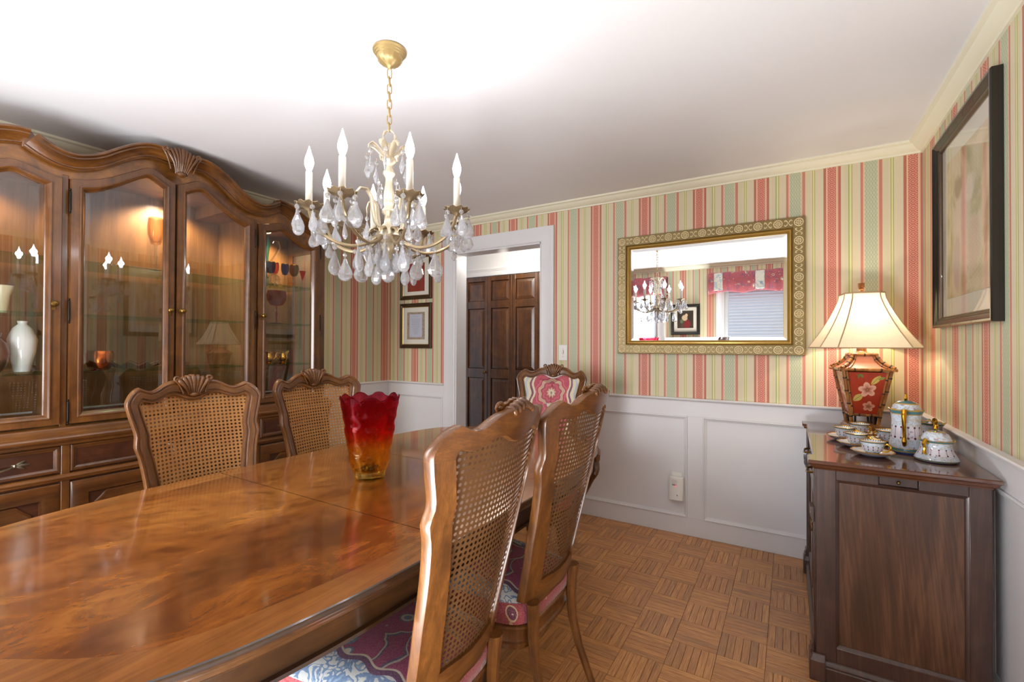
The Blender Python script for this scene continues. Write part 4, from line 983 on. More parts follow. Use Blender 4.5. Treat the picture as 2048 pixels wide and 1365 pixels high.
# crown of leaves at the top
for k in range(8):
    a=a0+PI/8+2*PI*k/8; ca,sa=math.cos(a),math.sin(a)
    m=MB().tube([(CX+ca*r,CY+sa*r,zz) for r,zz in ((.012,1.975),(.03,1.99),(.05,2.01),(.066,2.018),(.078,2.008),(.08,1.995))],[.006,.011,.014,.012,.007,.003],8,flat=.35,up=(0,0,1))
    H('crown_leaf',m,CHAMP)
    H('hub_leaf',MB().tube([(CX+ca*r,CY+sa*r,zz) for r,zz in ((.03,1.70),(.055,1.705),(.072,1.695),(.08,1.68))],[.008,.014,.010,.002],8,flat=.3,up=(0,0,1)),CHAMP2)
for k in range(0,8,2):
    a=AR[k]+PI/8; ca,sa=math.cos(a),math.sin(a)
    pth=[(CX+ca*r,CY+sa*r,zz) for r,zz in ((.03,1.70),(.06,1.725),(.07,1.77),(.075,1.81),(.095,1.835),(.122,1.832),(.138,1.812),(.14,1.79))]
    H('leaf_scroll',MB().tube(pth,[.006,.009,.011,.010,.010,.009,.006,.002],8,flat=.55),CHAMP)
# arms, drip pans, candles, bulbs
for k,a in enumerate(AR):
    ca,sa=math.cos(a),math.sin(a)
    pr=[(.03,1.69),(.055,1.662),(.095,1.64),(.14,1.632),(.19,1.642),(.235,1.668),(.262,1.705),(.273,1.74),(.275,1.75)]
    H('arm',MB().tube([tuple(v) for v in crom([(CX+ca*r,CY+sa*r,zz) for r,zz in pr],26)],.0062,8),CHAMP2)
    c=(CX+ca*RB,CY+sa*RB,0)
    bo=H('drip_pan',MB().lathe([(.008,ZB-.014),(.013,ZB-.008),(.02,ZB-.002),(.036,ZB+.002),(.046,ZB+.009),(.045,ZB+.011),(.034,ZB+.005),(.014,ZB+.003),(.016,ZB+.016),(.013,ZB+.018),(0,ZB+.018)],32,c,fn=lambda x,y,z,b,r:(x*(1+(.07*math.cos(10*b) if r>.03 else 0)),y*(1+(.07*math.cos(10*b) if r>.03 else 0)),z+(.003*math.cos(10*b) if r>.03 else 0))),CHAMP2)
    H('candle_sleeve',MB().lathe([(.0115,ZB+.018),(.0115,1.872),(.009,1.876),(0,1.876)],16,c),IVORY)
    light('candle_light','POINT',(c[0],c[1],1.912),BULB,.019,(.98,.975,1))
    H('flame_bulb',MB().lathe([(.007,1.876),(.0105,1.884),(.0145,1.898),(.0155,1.908),(.013,1.922),(.008,1.938),(.004,1.951),(.0015,1.962),(0,1.964)],14,c),M_BULB)
def drop(L,W,n=8,spear=False):
    if spear: pr=[(.001,0),(.10,-.06),(.26,-.35),(.5,-.62),(.42,-.72),(.2,-.92),(.001,-1)]
    else: pr=[(.001,0),(.09,-.05),(.2,-.25),(.42,-.52),(.5,-.70),(.42,-.86),(.22,-.97),(.001,-1)]
    return MB().lathe([(r*W,z*L) for r,z in pr],n,fn=lambda x,y,z,a,r:(x,y*.5,z),cap=False)
DP={}
for key,(L,W,sp) in dict(pan=(.076,.048,False),big=(.09,.058,False),spear=(.07,.028,True),small=(.055,.034,False)).items():
    DP[key]=(drop(L,W,8,sp),L)
protos={}
def crystal(key,x,y,z,rz):
    if key not in protos:
        mb,L=DP[key]; o=mk('crystal_drop',mb,CRYSTAL,ch,smooth=False)
        b=mk('bead',MB().ball((0,0,.0105),.0085,8,5),CRYSTAL,o,smooth=False)
        mk('wire',MB().tube([(0,0,.028),(0,0,-.002)],.0008,5),CHAMP,o,smooth=False)
        protos[key]=o
    else: o=dup(protos[key],ch)
    o.location=(x-CX,y-CY,z-ZC); o.rotation_euler=(random.uniform(-.06,.06),random.uniform(-.06,.06),rz)
for k,a in enumerate(AR):
    ca,sa=math.cos(a),math.sin(a); bx,by=CX+ca*RB,CY+sa*RB
    for q in range(5):
        b=a+.5+2*PI*q/5; crystal('pan',bx+.043*math.cos(b),by+.043*math.sin(b),ZB-.02,b+random.uniform(-.5,.5))
    crystal('big',CX+ca*.19,CY+sa*.19,1.61,a+random.uniform(0,1)); 
    crystal('big' if k%2 else 'small',CX+ca*.12,CY+sa*.12,1.602,a+1)
    crystal('small',bx-ca*.012,by-sa*.012,ZB-.085,a+.7)
    b=a+PI/8
    crystal('spear',CX+.08*math.cos(b),CY+.08*math.sin(b),1.967,b)
    crystal('spear',CX+.078*math.cos(b),CY+.078*math.sin(b),1.65,b+.4)
    if k%2==0: crystal('pan',CX+.14*math.cos(b),CY+.14*math.sin(b),1.762,b); crystal('spear',CX+.045*math.cos(b),CY+.045*math.sin(b),1.86,b)
for q in range(4): crystal('big',CX+.032*math.cos(q*PI/2+.4),CY+.032*math.sin(q*PI/2+.4),1.632,q)
crystal('big',CX,CY,1.598,.3)

# ------------------------------------------------------------------ wall mirror
MR=(-1.11,0,1.635)
mr=thing('wall_mirror','large mirror in wide gilt frame with round medallions','mirror',MR)
MX0,MX1,MZ0,MZ1=-1.685,-.536,1.218,2.054
to=lambda a,b,d:(a,-d,b)
def M_(name,mb,mat,parent=mr,**k): return mk(name,mb,mat,parent,off=MR,**k)
RECT=[(MX0,MZ0),(MX1,MZ0),(MX1,MZ1),(MX0,MZ1)]
fr=M_('frame',MB().sweep(RECT,[(0,0.001),(0,.024),(.003,.028),(.006,.028),(.007,.026),(.058,.026),(.059,.029),(.062,.029),(.063,.001)],to,closed=True),plain('bronzed_gilt','#927e50',.45,.4,var=.15),angle=20)
M_('frame_lip',MB().sweep(RECT,[(.0632,.001),(.0632,.020),(.068,.014),(.073,.026),(.080,.028),(.088,.018),(.093,.014),(.093,.001)],to,closed=True),GILT,angle=25)
PALE=plain('pale_raised_gilt','#f0dfb2',.4,.35)
md=MB().tube([(.0225*math.cos(a),0,.0225*math.sin(a)) for a in [2*PI*q/18 for q in range(18)]],.0029,5,closed=True)
for q in range(4):
    a=PI/4+q*PI/2; md.ball((.0125*math.cos(a),0,.0125*math.sin(a)),.0045,6,4,(1,.5,1))
for q in range(4):
    a=q*PI/2; md.tube([((.004+.014*t)*math.cos(a+.0),0,(.004+.014*t)*math.sin(a)) for t in (0,.5,1)],[.0015,.0042,.0015],5,up=(0,1,0),flat=.5)
md.ball((0,0,0),.0035,6,4)
sc=MB()
for sx in (-1,1):
    for sz in (-1,1): sc.tube([(sx*.003,0,sz*.004),(sx*.009,0,sz*.014),(sx*.016,0,sz*.018),(sx*.02,0,sz*.012),(sx*.016,0,sz*.009)],[.002,.0034,.003,.0026,.0015],5,up=(0,1,0),flat=.6)
sc.ball((0,0,0),.004,6,4,(1,.6,1))
m0=mk('medallion',md,PALE,mr,angle=180); s0=mk('leaf_scroll',sc,PALE,mr,angle=180); first=[True,True]
def put(kind,x,z,r):
    p=(m0,s0)[kind]; o=p if first[kind] else p.copy()
    if not first[kind]: S.collection.objects.link(o)
    first[kind]=False; o.location=(x-MR[0],-.0265,z-MR[2]); o.rotation_euler=(0,r,0)
nx,nz=11,8; x0,x1,z0,z1=MX0+.0325,MX1-.0325,MZ0+.0325,MZ1-.0325
for zz in (z0,z1):
    for q in range(nx):
        x=x0+(x1-x0)*q/(nx-1); put(0,x,zz,0)
        if q<nx-1: put(1,x+(x1-x0)/(nx-1)/2,zz,0)
for xx in (x0,x1):
    for q in range(nz):
        zz=z0+(z1-z0)*q/(nz-1)
        if 0<q<nz-1: put(0,xx,zz,0)
        if q<nz-1: put(1,xx,zz+(z1-z0)/(nz-1)/2,PI/2)
mg=NT('silvered_glass'); mg.P((.93,.95,.95,1),.0,1)
gx0,gx1,gz0,gz1=MX0+.088,MX1-.088,MZ0+.088,MZ1-.088
TL=math.radians(.3)
def mt(a,b,d): return (a,-d-(b-gz0)*math.tan(TL),b)
G=[(gx0,gz0),(gx1,gz0),(gx1,gz1),(gx0,gz1)]; bv=offset2(G,.026)
M_('mirror_glass',MB().loft([[mt(a,b,.001) for a,b in G],[mt(a,b,.0055) for a,b in G],[mt(a,b,.0072) for a,b in bv]]),mg.m,angle=1)

# ------------------------------------------------------------------ pictures
BRZ=plain('bronze_frame','#54402a',.35,.4,.2,var=.2)
PF=[(0,.001),(0,.030),(.004,.034),(.012,.034),(.016,.030),(.030,.024),(.036,.018),(.042,.016),(.042,.001)]
BP=(0,-.73,1.79)
t=thing('framed_print','tall black framed print of pale figures high on the right wall','picture',BP)
Rq=[(-1.105,1.362),(-.352,1.362),(-.352,2.226),(-1.105,2.226)]
tR=lambda a,b,d:(-d,a,b)
mk('frame',MB().sweep(Rq,PF,tR,closed=True),BLACK,t,angle=25,off=BP)
mk('frame_liner',MB().sweep(Rq,[(.0422,.002),(.0422,.017),(.046,.015),(.05,.008),(.05,.002)],tR,closed=True),BRZ,t,angle=25,off=BP)
mk('mat_board',MB().box(-.004,-.001,-1.06,-.397,1.405,2.183),MAT_W,t,smooth=False,off=BP)
def m_figures():
    n=NT('pale_figure_print'); co=n.co(); p=n.sep(co); v=n.noise(co,5,4,1.5); v2=n.noise(co,16,4)
    col=n.ramp(v,[(.25,C('#94805f')),(.42,C('#bda680')),(.55,C('#d9c4a4')),(.68,C('#e4c8b4')),(.8,C('#a28f70'))])
    def blob(y,z,ry,rz,c,col):
        d=n.math('SQRT',n.math('ADD',n.math('POWER',n.math('DIVIDE',n.math('SUBTRACT',p[1],y),ry),2),n.math('POWER',n.math('DIVIDE',n.math('SUBTRACT',p[2],z),rz),2)))
        d=n.math('ADD',d,n.math('MULTIPLY',n.math('SUBTRACT',v2,.5),1.1)); return n.mix(n.ramp(d,[(.6,(1,1,1,1)),(1,(0,0,0,1))]),col,C(c))
    col=blob(.05,.0,.13,.2,'#e0c3b0',col); col=blob(-.05,.12,.07,.06,'#ecd6c6',col); col=blob(.12,-.15,.06,.14,'#bb9999',col); col=blob(-.1,-.12,.08,.12,'#d5a998',col); col=blob(.1,.16,.06,.06,'#94704f',col)
    n.P(col,.6); return n.m
mk('print',MB().box(-.006,-.004,-.985,-.472,1.49,2.10),m_figures(),t,smooth=False,off=BP)
mk('picture_glass',MB().box(-.010,-.008,-1.058,-.399,1.407,2.181),PICGLASS,t,smooth=False,off=BP)
SF=[(0,.001),(0,.014),(.004,.02),(.010,.022),(.014,.016),(.022,.018),(.028,.012),(.033,.013),(.036,.009),(.036,.001)]
tB=lambda a,b,d:(a,-d,b)
for k,(zz0,zz1,lab) in enumerate(((1.707,2.14,'upper bronze framed picture with plain dark red panel by the doorway'),(1.240,1.671,'lower bronze framed document with printed lines by the doorway'))):
    P0=(-3.667,0,(zz0+zz1)/2); xa,xb=-3.868,-3.466
    t=thing('framed_picture',lab,'picture',P0,group='two framed pictures by the doorway')
    q=lambda nm,mb,mat,par=t,**kk: mk(nm,mb,mat,par,off=P0,**kk)
    q('frame',MB().sweep([(xa,zz0),(xb,zz0),(xb,zz1),(xa,zz1)],SF,tB,closed=True),BRZ,angle=25)
    q('gilt_lip',MB().sweep([(xa,zz0),(xb,zz0),(xb,zz1),(xa,zz1)],[(.0362,.002),(.0362,.012),(.041,.009),(.041,.002)],tB,closed=True),GILT,angle=25)
    q('mat_board',MB().box(xa+.034,xb-.034,-.005,-.001,zz0+.034,zz1-.034),MAT_W,smooth=False)
    xm=(xa+xb)/2; zm=(zz0+zz1)/2
    if k==0: q('red_panel',MB().box(xm-.108,xm+.108,-.0065,-.005,zm-.14,zm+.13),plain('brick_red_print','#8c2a1a',.6),smooth=False)
    else:
        n=NT('marbled_paper'); v=n.noise(n.co(),38,5,2); n.P(n.ramp(v,[(.35,C('#6e5a4a')),(.5,C('#b9a892')),(.62,C('#8b6f66')),(.75,C('#c8bda8'))]),.7)
        q('marbled_border',MB().box(xm-.112,xm+.112,-.0062,-.005,zm-.13,zm+.13),n.m,smooth=False)
        sh_=q('document',MB().box(xm-.080,xm+.080,-.0075,-.0062,zm-.11,zm+.11),plain('blue_white_paper','#c3c9da',.7),smooth=False)
        ln=MB()
        for i,w_ in enumerate((.05,.0,.075,.07,.06,.06,.068,.05,.07,.045,.06,.05,.03,.035)):
            if w_: ln.box(xm-w_*.75,xm+w_*.75,-.0079,-.0075,zm+.088-i*.0128,zm+.0895-i*.0128)
        q('printed_lines',ln,plain('grey_ink','#71757f',.7),sh_,smooth=False)
    q('picture_glass',MB().box(xa+.037,xb-.037,-.0098,-.0085,zz0+.037,zz1-.037),PICGLASS,smooth=False)
# light switch, plug-in alarm
P0=(-2.128,0,1.217); t=thing('light_switch','white toggle light switch plate beside the doorway','switch',P0)
mk('plate',MB().box(-2.164,-2.091,-.006,-.0005,1.157,1.278),WHITEP,t,bevel=.003,off=P0)
mk('toggle',MB().box(-2.133,-2.122,-.018,-.006,1.213,1.235),WHITEP,t,bevel=.002,off=P0)
sw=MB()
for zz in (1.187,1.247): sw.lathe([(.003,0),(.0025,.0012),(0,.0015)],8).xf(lambda x,y,z:(x,y,z)) if False else sw.ball((-2.1275,-.0062,zz),.003,8,4,(1,.4,1))
sw.box(-2.134,-2.121,-.0066,-.006,1.203,1.241)
mk('screws',sw,PEWTER,t,off=P0)
P0=(-1.273,-.012,.31); t=thing('plug_in_alarm','white plug in carbon monoxide alarm with red display above the baseboard','alarm',P0)
q=lambda nm,mb,mat,par=t,**k: mk(nm,mb,mat,par,off=P0,**k)
q('outlet_plate',MB().box(-1.31,-1.24,-.010,-.0045,.30,.413),WHITEP,bevel=.002)
bx=[(-1.322,-.016),(-1.318,-.043),(-1.296,-.052),(-1.25,-.052),(-1.228,-.043),(-1.224,-.016)]
cs_=MB().loft([[(x,y,z) for x,y in bx] for z in (.236,.388)]); cs_.xf(lambda x,y,z:(x,y-(.008 if (z<.3 and y<-.03) else 0),z))
body=q('case',cs_,WHITEP,bevel=.003)
yF=-.0605
mkk=MB(); mkk.box(-1.296,-1.266,-.0548,-.0535,.327,.340)
q('display',mkk,plain('dark_red_display','#2a0610',.2))
dg_=MB()
for i in range(3):
    xx=-1.275+.0; 
for (xa,xb,za,zb) in ((-1.274,-1.269,.3385,.3395),(-1.274,-1.269,.3278,.3288),(-1.2745,-1.2735,.328,.339),(-1.2695,-1.2685,.328,.339)): dg_.box(xa,xb,-.0555,-.0548,za,zb)
q('digit',dg_,m_emit('red_digit','#ff4068',2.0),smooth=False)
tx=MB()
for za,xa,xb in ((.370,-1.292,-1.284),(.3685,-1.281,-1.268),(.360,-1.3,-1.262),(.352,-1.298,-1.266),(.344,-1.3,-1.264),(.316,-1.3,-1.28),(.316,-1.275,-1.264),(.309,-1.3,-1.27)): tx.box(xa,xb,-.0546,-.0535,za,za+.0022)
q('printed_lines',tx,plain('pale_grey_print','#b5b8bc',.6),smooth=False)
bt=q('test_button',MB().lathe([(.0145,0),(.0145,.003),(.012,.0045),(0,.005)],18).xf(lambda x,y,z:(-1.262+x,-.0535-z,.272+y)),WHITEP)
q('button_mark',MB().box(-1.266,-1.2635,-.0595,-.058,.268,.276).box(-1.2625,-1.2615,-.0595,-.058,.270,.275).box(-1.2605,-1.258,-.0595,-.058,.267,.274),BLACK,bt,smooth=False)
# hall ceiling light
HL=(-3.2,.58,ZC); t=thing('ceiling_light','flush glass ceiling light in the hall, glimpsed under the door head','light',HL)
q=lambda nm,mb,mat,par=t,**k: mk(nm,mb,mat,par,off=HL,**k)
q('rim_plate',MB().lathe([(.14,ZC),(.145,ZC-.01),(.14,ZC-.04),(.11,ZC-.05),(0,ZC-.05)],28,(HL[0],HL[1],0)),IRON)
gl=NT('lit_frosted_glass'); gl.P(C('#fff8ea'),.4); gl.b.inputs['Emission Color'].default_value=C('#fff4e0'); gl.b.inputs['Emission Strength'].default_value=HALL
q('glass_bowl',MB().lathe([(.125,ZC-.05),(.125,ZC-.075),(.115,ZC-.11),(.085,ZC-.145),(.04,ZC-.163),(0,ZC-.168)],24,(HL[0],HL[1],0),cap=False),gl.m)
for k in range(8):
    a=2*PI*k/8+.2; q('rib',MB().tube([(HL[0]+r*math.cos(a),HL[1]+r*math.sin(a),zz) for r,zz in ((.128,ZC-.05),(.128,ZC-.075),(.118,ZC-.112),(.088,ZC-.148),(.03,ZC-.168))],.003,6),IRON)
light('hall_bulb','POINT',(-3.0,.5,2.12),13,.06,(1,.95,.88))
def m_crotch():
    n=NT('sideboard_crotch_panel'); p=n.sep(n.co()); x=n.math('ADD',p[0],0.0); ax=n.math('ABSOLUTE',x)
    v=n.comb(n.math('MULTIPLY',x,10.),p[1],n.math('MULTIPLY',n.math('ADD',p[2],n.math('MULTIPLY',ax,-1.7)),1.5))
    a=n.noise(v,1.5,5,.7,.55); b=n.noise(n.comb(n.math('MULTIPLY',n.math('ADD',x,n.math('MULTIPLY',p[2],.08)),60.),0,n.math('MULTIPLY',p[2],2.)),2,4,.4)
    col=n.ramp(n.math('ADD',n.math('MULTIPLY',a,.8),n.math('MULTIPLY',b,.2)),[(.3,C('#301b0d')),(.5,C('#4b2f1d')),(.7,C('#6d4b32'))])
    col=n.mix(n.ramp(b,[(.4,(.35,.35,.35,1)),(.55,(0,0,0,1))]),col,C('#2a160b'))
    n.P(col,.34,0,.3,.12); return n.m
W_SIDE2=m_crotch()
def m_lacq():
    n=NT('red_floral_lacquer'); p=n.sep(n.co()); nz=n.noise(n.co(),60,3)
    u=n.n('ShaderNodeNewGeometry'); 
    # the face coordinate is whichever of x, y runs along the panel
    nrm=n.sep(n.n('ShaderNodeTexCoord').outputs['Normal']); fx=n.math('GREATER_THAN',n.math('ABSOLUTE',nrm[1]),.6)
    s=n.math('ADD',n.math('MULTIPLY',p[0],fx),n.math('MULTIPLY',p[1],n.math('SUBTRACT',1.,fx)))
    col=n.mix(nz,C('#8f2a14'),C('#a8371d'))
    def at(cx,cz):
        return n.math('SUBTRACT',s,cx),n.math('SUBTRACT',p[2],cz)
    def flower(col,cx,cz,R,ph,c1,c2):
        dx,dz=at(cx,cz); r=n.math('SQRT',n.math('ADD',n.math('POWER',dx,2),n.math('POWER',dz,2))); a=n.math('ARCTAN2',dz,dx)
        e=n.math('ADD',.62,n.math('MULTIPLY',n.math('ABSOLUTE',n.math('SINE',n.math('ADD',n.math('MULTIPLY',a,2.5),ph))),.42))
        q=n.math('DIVIDE',n.math('DIVIDE',r,R),e)
        q=n.math('ADD',q,n.math('MULTIPLY',n.math('SUBTRACT',nz,.5),.25))
        f=n.ramp(q,[(0,C('#b9a04a')),(.16,C('#7a3a2a')),(.3,C(c1)),(.75,C(c2)),(1,C(c2))])
        return n.mix(n.math('LESS_THAN',q,1.),col,f)
    def leaf(col,cx,cz,ang,L,W,c):
        dx,dz=at(cx,cz); ca,sa=math.cos(ang),math.sin(ang)
        uu=n.math('ADD',n.math('MULTIPLY',dx,ca),n.math('MULTIPLY',dz,sa)); vv=n.math('SUBTRACT',n.math('MULTIPLY',dz,ca),n.math('MULTIPLY',dx,sa))
        d=n.math('ADD',n.math('POWER',n.math('DIVIDE',uu,L),2),n.math('ABSOLUTE',n.math('DIVIDE',vv,W)))
        return n.mix(n.math('LESS_THAN',d,1.),col,n.mix(n.math('LESS_THAN',n.math('ABSOLUTE',vv),.0012),C(c),C('#6f7a30')))
    col=leaf(col,.038,.262,.9,.032,.013,'#c2a85a'); col=leaf(col,-.034,.170,.75,.028,.016,'#c2a85a'); col=leaf(col,.062,.272,.35,.016,.007,'#8f8a48')
    col=leaf(col,-.03,.288,.1,.014,.006,'#55602e'); col=leaf(col,-.035,.28,1.3,.012,.005,'#55602e'); col=leaf(col,-.022,.284,2.2,.012,.005,'#7a7440')
    col=flower(col,.004,.212,.038,.4,'#b06a58','#d9a58c'); col=flower(col,.012,.125,.026,1.2,'#a0604c','#cf9478')
    n.P(col,.3,0,.3); return n.m
M_LACQ=m_lacq()
M_ROOF=plain('cream_red_roof_panel','#c9826a',.45)
# ------------------------------------------------------------------ sideboard
SO=(-.285,-.635,0); STZ=.84
sb=thing('sideboard','dark mahogany sideboard with panelled end, holding the lamp and tea set','sideboard',SO)
def Q(name,mb,mat,parent=sb,**k): return mk(name,mb,mat,parent,off=SO,**k)
OT=[(-.022,-1.168),(-.022,-.10),(-.556,-.10),(-.556,-.205),(-.538,-.22),(-.538,-1.05),(-.556,-1.065),(-.556,-1.168)]
OT=OT[::-1]
if sum(a[0]*b[1]-b[0]*a[1] for a,b in zip(OT,OT[1:]+OT[:1]))<0: OT=OT[::-1]
m=MB().loft([[(x,y,STZ+z) for x,y in offset2(OT,o)] for o,z in ((.3,0),(.004,0),(.0,-.003),(0,-.012),(.005,-.016),(.007,-.019),(.009,-.026),(.018,-.031),(.02,-.036))][1:])
Q('top',m,W_SIDEH,angle=30)
x0,x1,yn,yf=-.53,-.042,-1.14,-.13
Q('carcass',MB().box(x0+.02,x1,yn+.012,yf-.012,.075,.803),W_SIDE,smooth=False)
Q('back_board',MB().box(x1-.004,x1+.004,yn+.02,yf-.02,.08,.79),W_DARK,smooth=False)
for yy,s in ((yn,1),(yf,-1)):
    f=lambda a,b,c,d:Q('end_frame',MB().box(a,b,yy,yy+s*.014,c,d),W_SIDE,bevel=.002)
    f(x0,-.466,.077,.804); f(-.098,x1,.077,.804); f(-.466,-.098,.077,.135)
    if s<0: f(-.466,-.098,.765,.804)
    else:
        f(-.466,-.339,.768,.804); f(-.228,-.098,.768,.804); f(-.339,-.228,.768,.772)
        sl=Q('pull_out_slide',MB().box(-.3365,-.2305,yy+.001,yy+.02,.774,.8035),W_SIDE,bevel=.0015)
        Q('slide_knob',MB().ball((-.283,yy-.006,.788),.0062,12,8).lathe([(.003,-.006),(.003,.0)],8).xf(lambda x,y,z:(x,y,z)),BRASS,sl)
    pm=MB().sweep([(-.466,.135),(-.098,.135),(-.098,.768),(-.466,.768)],[(0,.0),(0,.012),(.005,.010),(.010,.006),(.012,.0)],lambda a,b,d:(a,yy+s*(.0135-d),b),closed=True)
    Q('panel_bead',pm,W_SIDE,angle=30)
    Q('end_panel',MB().box(-.46,-.104,yy+s*.009,yy+s*.013,.14,.764),W_SIDEP,smooth=False) if False else Q('end_panel',MB().box(-.465,-.099,min(yy+s*.0095,yy+s*.013),max(yy+s*.0095,yy+s*.013),.136,.767),W_SIDE2,smooth=False)
# front: pilasters, drawers, doors
for ya,yb in ((yn,yn+.07),(yf-.07,yf)):
    Q('pilaster',MB().box(x0-.006,x0+.03,ya+.0155 if ya==yn else ya,yb-.0155 if yb==yf else yb,.077,.804),W_SIDE,bevel=.003)
    Q('pilaster_capital',MB().prism([(x0-.006,.592),(x0-.011,.592),(x0-.011,.6),(x0-.017,.612),(x0-.019,.626),(x0-.014,.632),(x0-.019,.638),(x0-.019,.653),(x0-.006,.653)],ya+.003,yb-.003,lambda a,b,d:(a,d,b)),W_SIDE,angle=30)
    Q('pilaster_base',MB().prism([(x0-.006,.08),(x0-.018,.08),(x0-.018,.1),(x0-.012,.108),(x0-.014,.118),(x0-.010,.13),(x0-.006,.13)],ya+.003,yb-.003,lambda a,b,d:(a,d,b)),W_SIDE,angle=30)
toS=lambda a,b,d:(x0+.016-d,a,b)
for k in range(2):
    ya=yn+.075+k*.4325; yb=ya+.4275
    dr_=Q('drawer',MB().sweep([(ya,.675),(yb,.675),(yb,.795),(ya,.795)],[(0,0),(0,.014),(.012,.016),(.018,.009),(.02,.0)],toS,closed=True),W_SIDE,angle=30)
    Q('drawer_panel',MB().box(x0+.006,x0+.016,ya+.015,yb-.015,.69,.78),W_SIDE,dr_,smooth=False)
    Q('drawer_pull',MB().tube([(x0+.004,ya+.16,.735),(x0-.018,ya+.17,.73),(x0-.022,ya+.214,.722),(x0-.018,ya+.257,.73),(x0+.004,ya+.267,.735)],.005,8),BRASS,dr_)
    dd=Q('door',MB().sweep([(ya,.09),(yb,.09),(yb,.668),(ya,.668)],[(0,0),(0,.012),(.055,.012),(.065,.004),(.067,0)],toS,closed=True),W_SIDE,angle=30)
    Q('door_panel',MB().box(x0+.012,x0+.016,ya+.06,yb-.06,.15,.61),W_SIDE2,dd,smooth=False)
    Q('key_plate',MB().ball((x0+.002,yb-.03 if k==0 else ya+.03,.42),.012,10,6,(.3,.8,1.6)),BRASS,dd)
PL=[(x0-.008,yn-.008),(x1+.006,yn-.008),(x1+.006,yf+.008),(x0-.008,yf+.008)]
Q('plinth',MB().loft([[(x,y,z) for x,y in offset2(PL,o)] for o,z in ((0,0),(0,.05),(.003,.053),(.003,.058),(.0,.061),(.004,.067),(.009,.072),(.010,.0765))]),W_SIDE,angle=30)
for y_ in (yn+.03,yf-.03):
    Q('bracket_foot',MB().loft([[(x0-.022,y_-.05,z),(x0+.03,y_-.05,z),(x0+.03,y_+.05,z),(x0-.022,y_+.05,z)] if z<.09 else [(x0-.012,y_-.042,z),(x0+.03,y_-.042,z),(x0+.03,y_+.042,z),(x0-.012,y_+.042,z)] for z in (0,.07,.075,.1)]),W_SIDE,smooth=False,bevel=.004)

# ------------------------------------------------------------------ table lamp
LP=thing('table_lamp','lit table lamp with bell shade and red floral bamboo pagoda base','lamp',(-.29,-.215,STZ),math.radians(8))
BAM=NT('bamboo'); co=BAM.co(); BAM.P(BAM.ramp(BAM.noise(BAM.map(co,(1,1,.35)),26,5,1),[(.3,C('#5a2f10')),(.5,C('#8a5524')),(.72,C('#b98043'))]),.3,coat=.3); BAM=BAM.m
NODE=plain('dark_bamboo_node','#2d170a',.4)
def bam(parent,name,path,r,nodes=3):
    m=MB().tube(path,r,9); o=mk(name,m,[BAM,NODE],parent)
    P=[Vector(p) for p in path]; L=[(b-a).length for a,b in zip(P,P[1:])]; T=sum(L); q=MB()
    for k in range(nodes):
        s=T*(k+.6)/(nodes+.2); i=0
        while i<len(L)-1 and s>L[i]: s-=L[i]; i+=1
        d=(P[i+1]-P[i]).normalized(); c=P[i]+d*s; q.tube([c-d*.004,c-d*.0015,c+d*.0015,c+d*.004],[r*1.02,r*1.22,r*1.22,r*1.02],9)
    mk('node',q,NODE,o); return o
def sq(h,z): return [(-h,-h,z),(h,-h,z),(h,h,z),(-h,h,z)]
hb,ht,zb,zt=.058,.104,.062,.312
def flare(z): t=max(0,(z-zb)/(zt-zb)); return hb+(ht-hb)*(t**.85)
mk('base_plate',MB().loft([sq(.078,.0),sq(.078,.012),sq(.072,.016),sq(.070,.026),sq(.062,.03)]),BAM,LP,angle=30)
for sx in (-1,1):
    for sy in (-1,1):
        bam(LP,'corner_bamboo',[(sx*flare(z)*.97,sy*flare(z)*.97,z) for z in (.03,.1,.16,.22,.27,.314)],.0085,4)
for k in range(4):
    rot=Matrix.Rotation(k*PI/2,4,'Z'); R3=lambda p:tuple(rot@Vector(p))
    zz=[.085,.14,.2,.25,.302]
    loops=[[R3((s*flare(z)*.93,-flare(z)*.96,z)) for s in (-1,1)] for z in zz]
    pn=MB(); vs=[p for l in loops for p in l]; pn.add(vs,[(2*i,2*i+1,2*i+3,2*i+2) for i in range(len(zz)-1)])
    mk('lacquer_panel',pn,M_LACQ,LP,fixn=False)
    for s in (-1,1): bam(LP,'panel_bamboo',[R3((s*flare(z)*.84,-flare(z)*.99,z)) for z in (.083,.14,.2,.25,.305)],.0048,3)
    bam(LP,'bottom_rail',[R3((-hb*.98,-flare(.078)*1.0,.078)),R3((hb*.98,-flare(.078),.078))],.0065,2)
    bam(LP,'eave_bamboo',[R3((-.122,-ht*1.02,.315)),R3((.122,-ht*1.02,.315))],.0085,2)
    rf=[(.112,.320),(.088,.333),(.068,.352),(.056,.372),(.05,.388)]
    bam(LP,'roof_bamboo',[R3((-r,-r,z+.004)) for r,z in rf],.0085,3)
    pr=MB(); vs=[R3((s*r*.98,-r*.97,z)) for r,z in rf for s in (-1,1)]; pr.add(vs,[(2*i,2*i+1,2*i+3,2*i+2) for i in range(4)])
    mk('roof_panel',pr,M_ROOF,LP,fixn=False)
    for s in (-1,1): bam(LP,'roof_rib',[R3((s*r*.72,-r*.985,z+.003)) for r,z in rf],.0045,2)
    bam(LP,'top_rail',[R3((-.055,-.052,.392)),R3((.055,-.052,.392))],.008,1)
    for s in (-.45,.45): mk('foot_post',MB().tube([R3((s*.09,-.05,.028)),R3((s*.09,-.053,.075))],.005,7),NODE,LP)
mk('neck',MB().lathe([(.05,.386),(.05,.398),(.03,.402),(.022,.41),(.022,.45),(.016,.46),(.014,.50),(0,.50)],16),BAM,LP)
SHP=[(.232,.428,.064),(.228,.436,.063),(.205,.47,.056),(.180,.51,.050),(.155,.555,.044),(.133,.60,.039),(.113,.645,.034),(.098,.685,.030),(.093,.714,.028)]
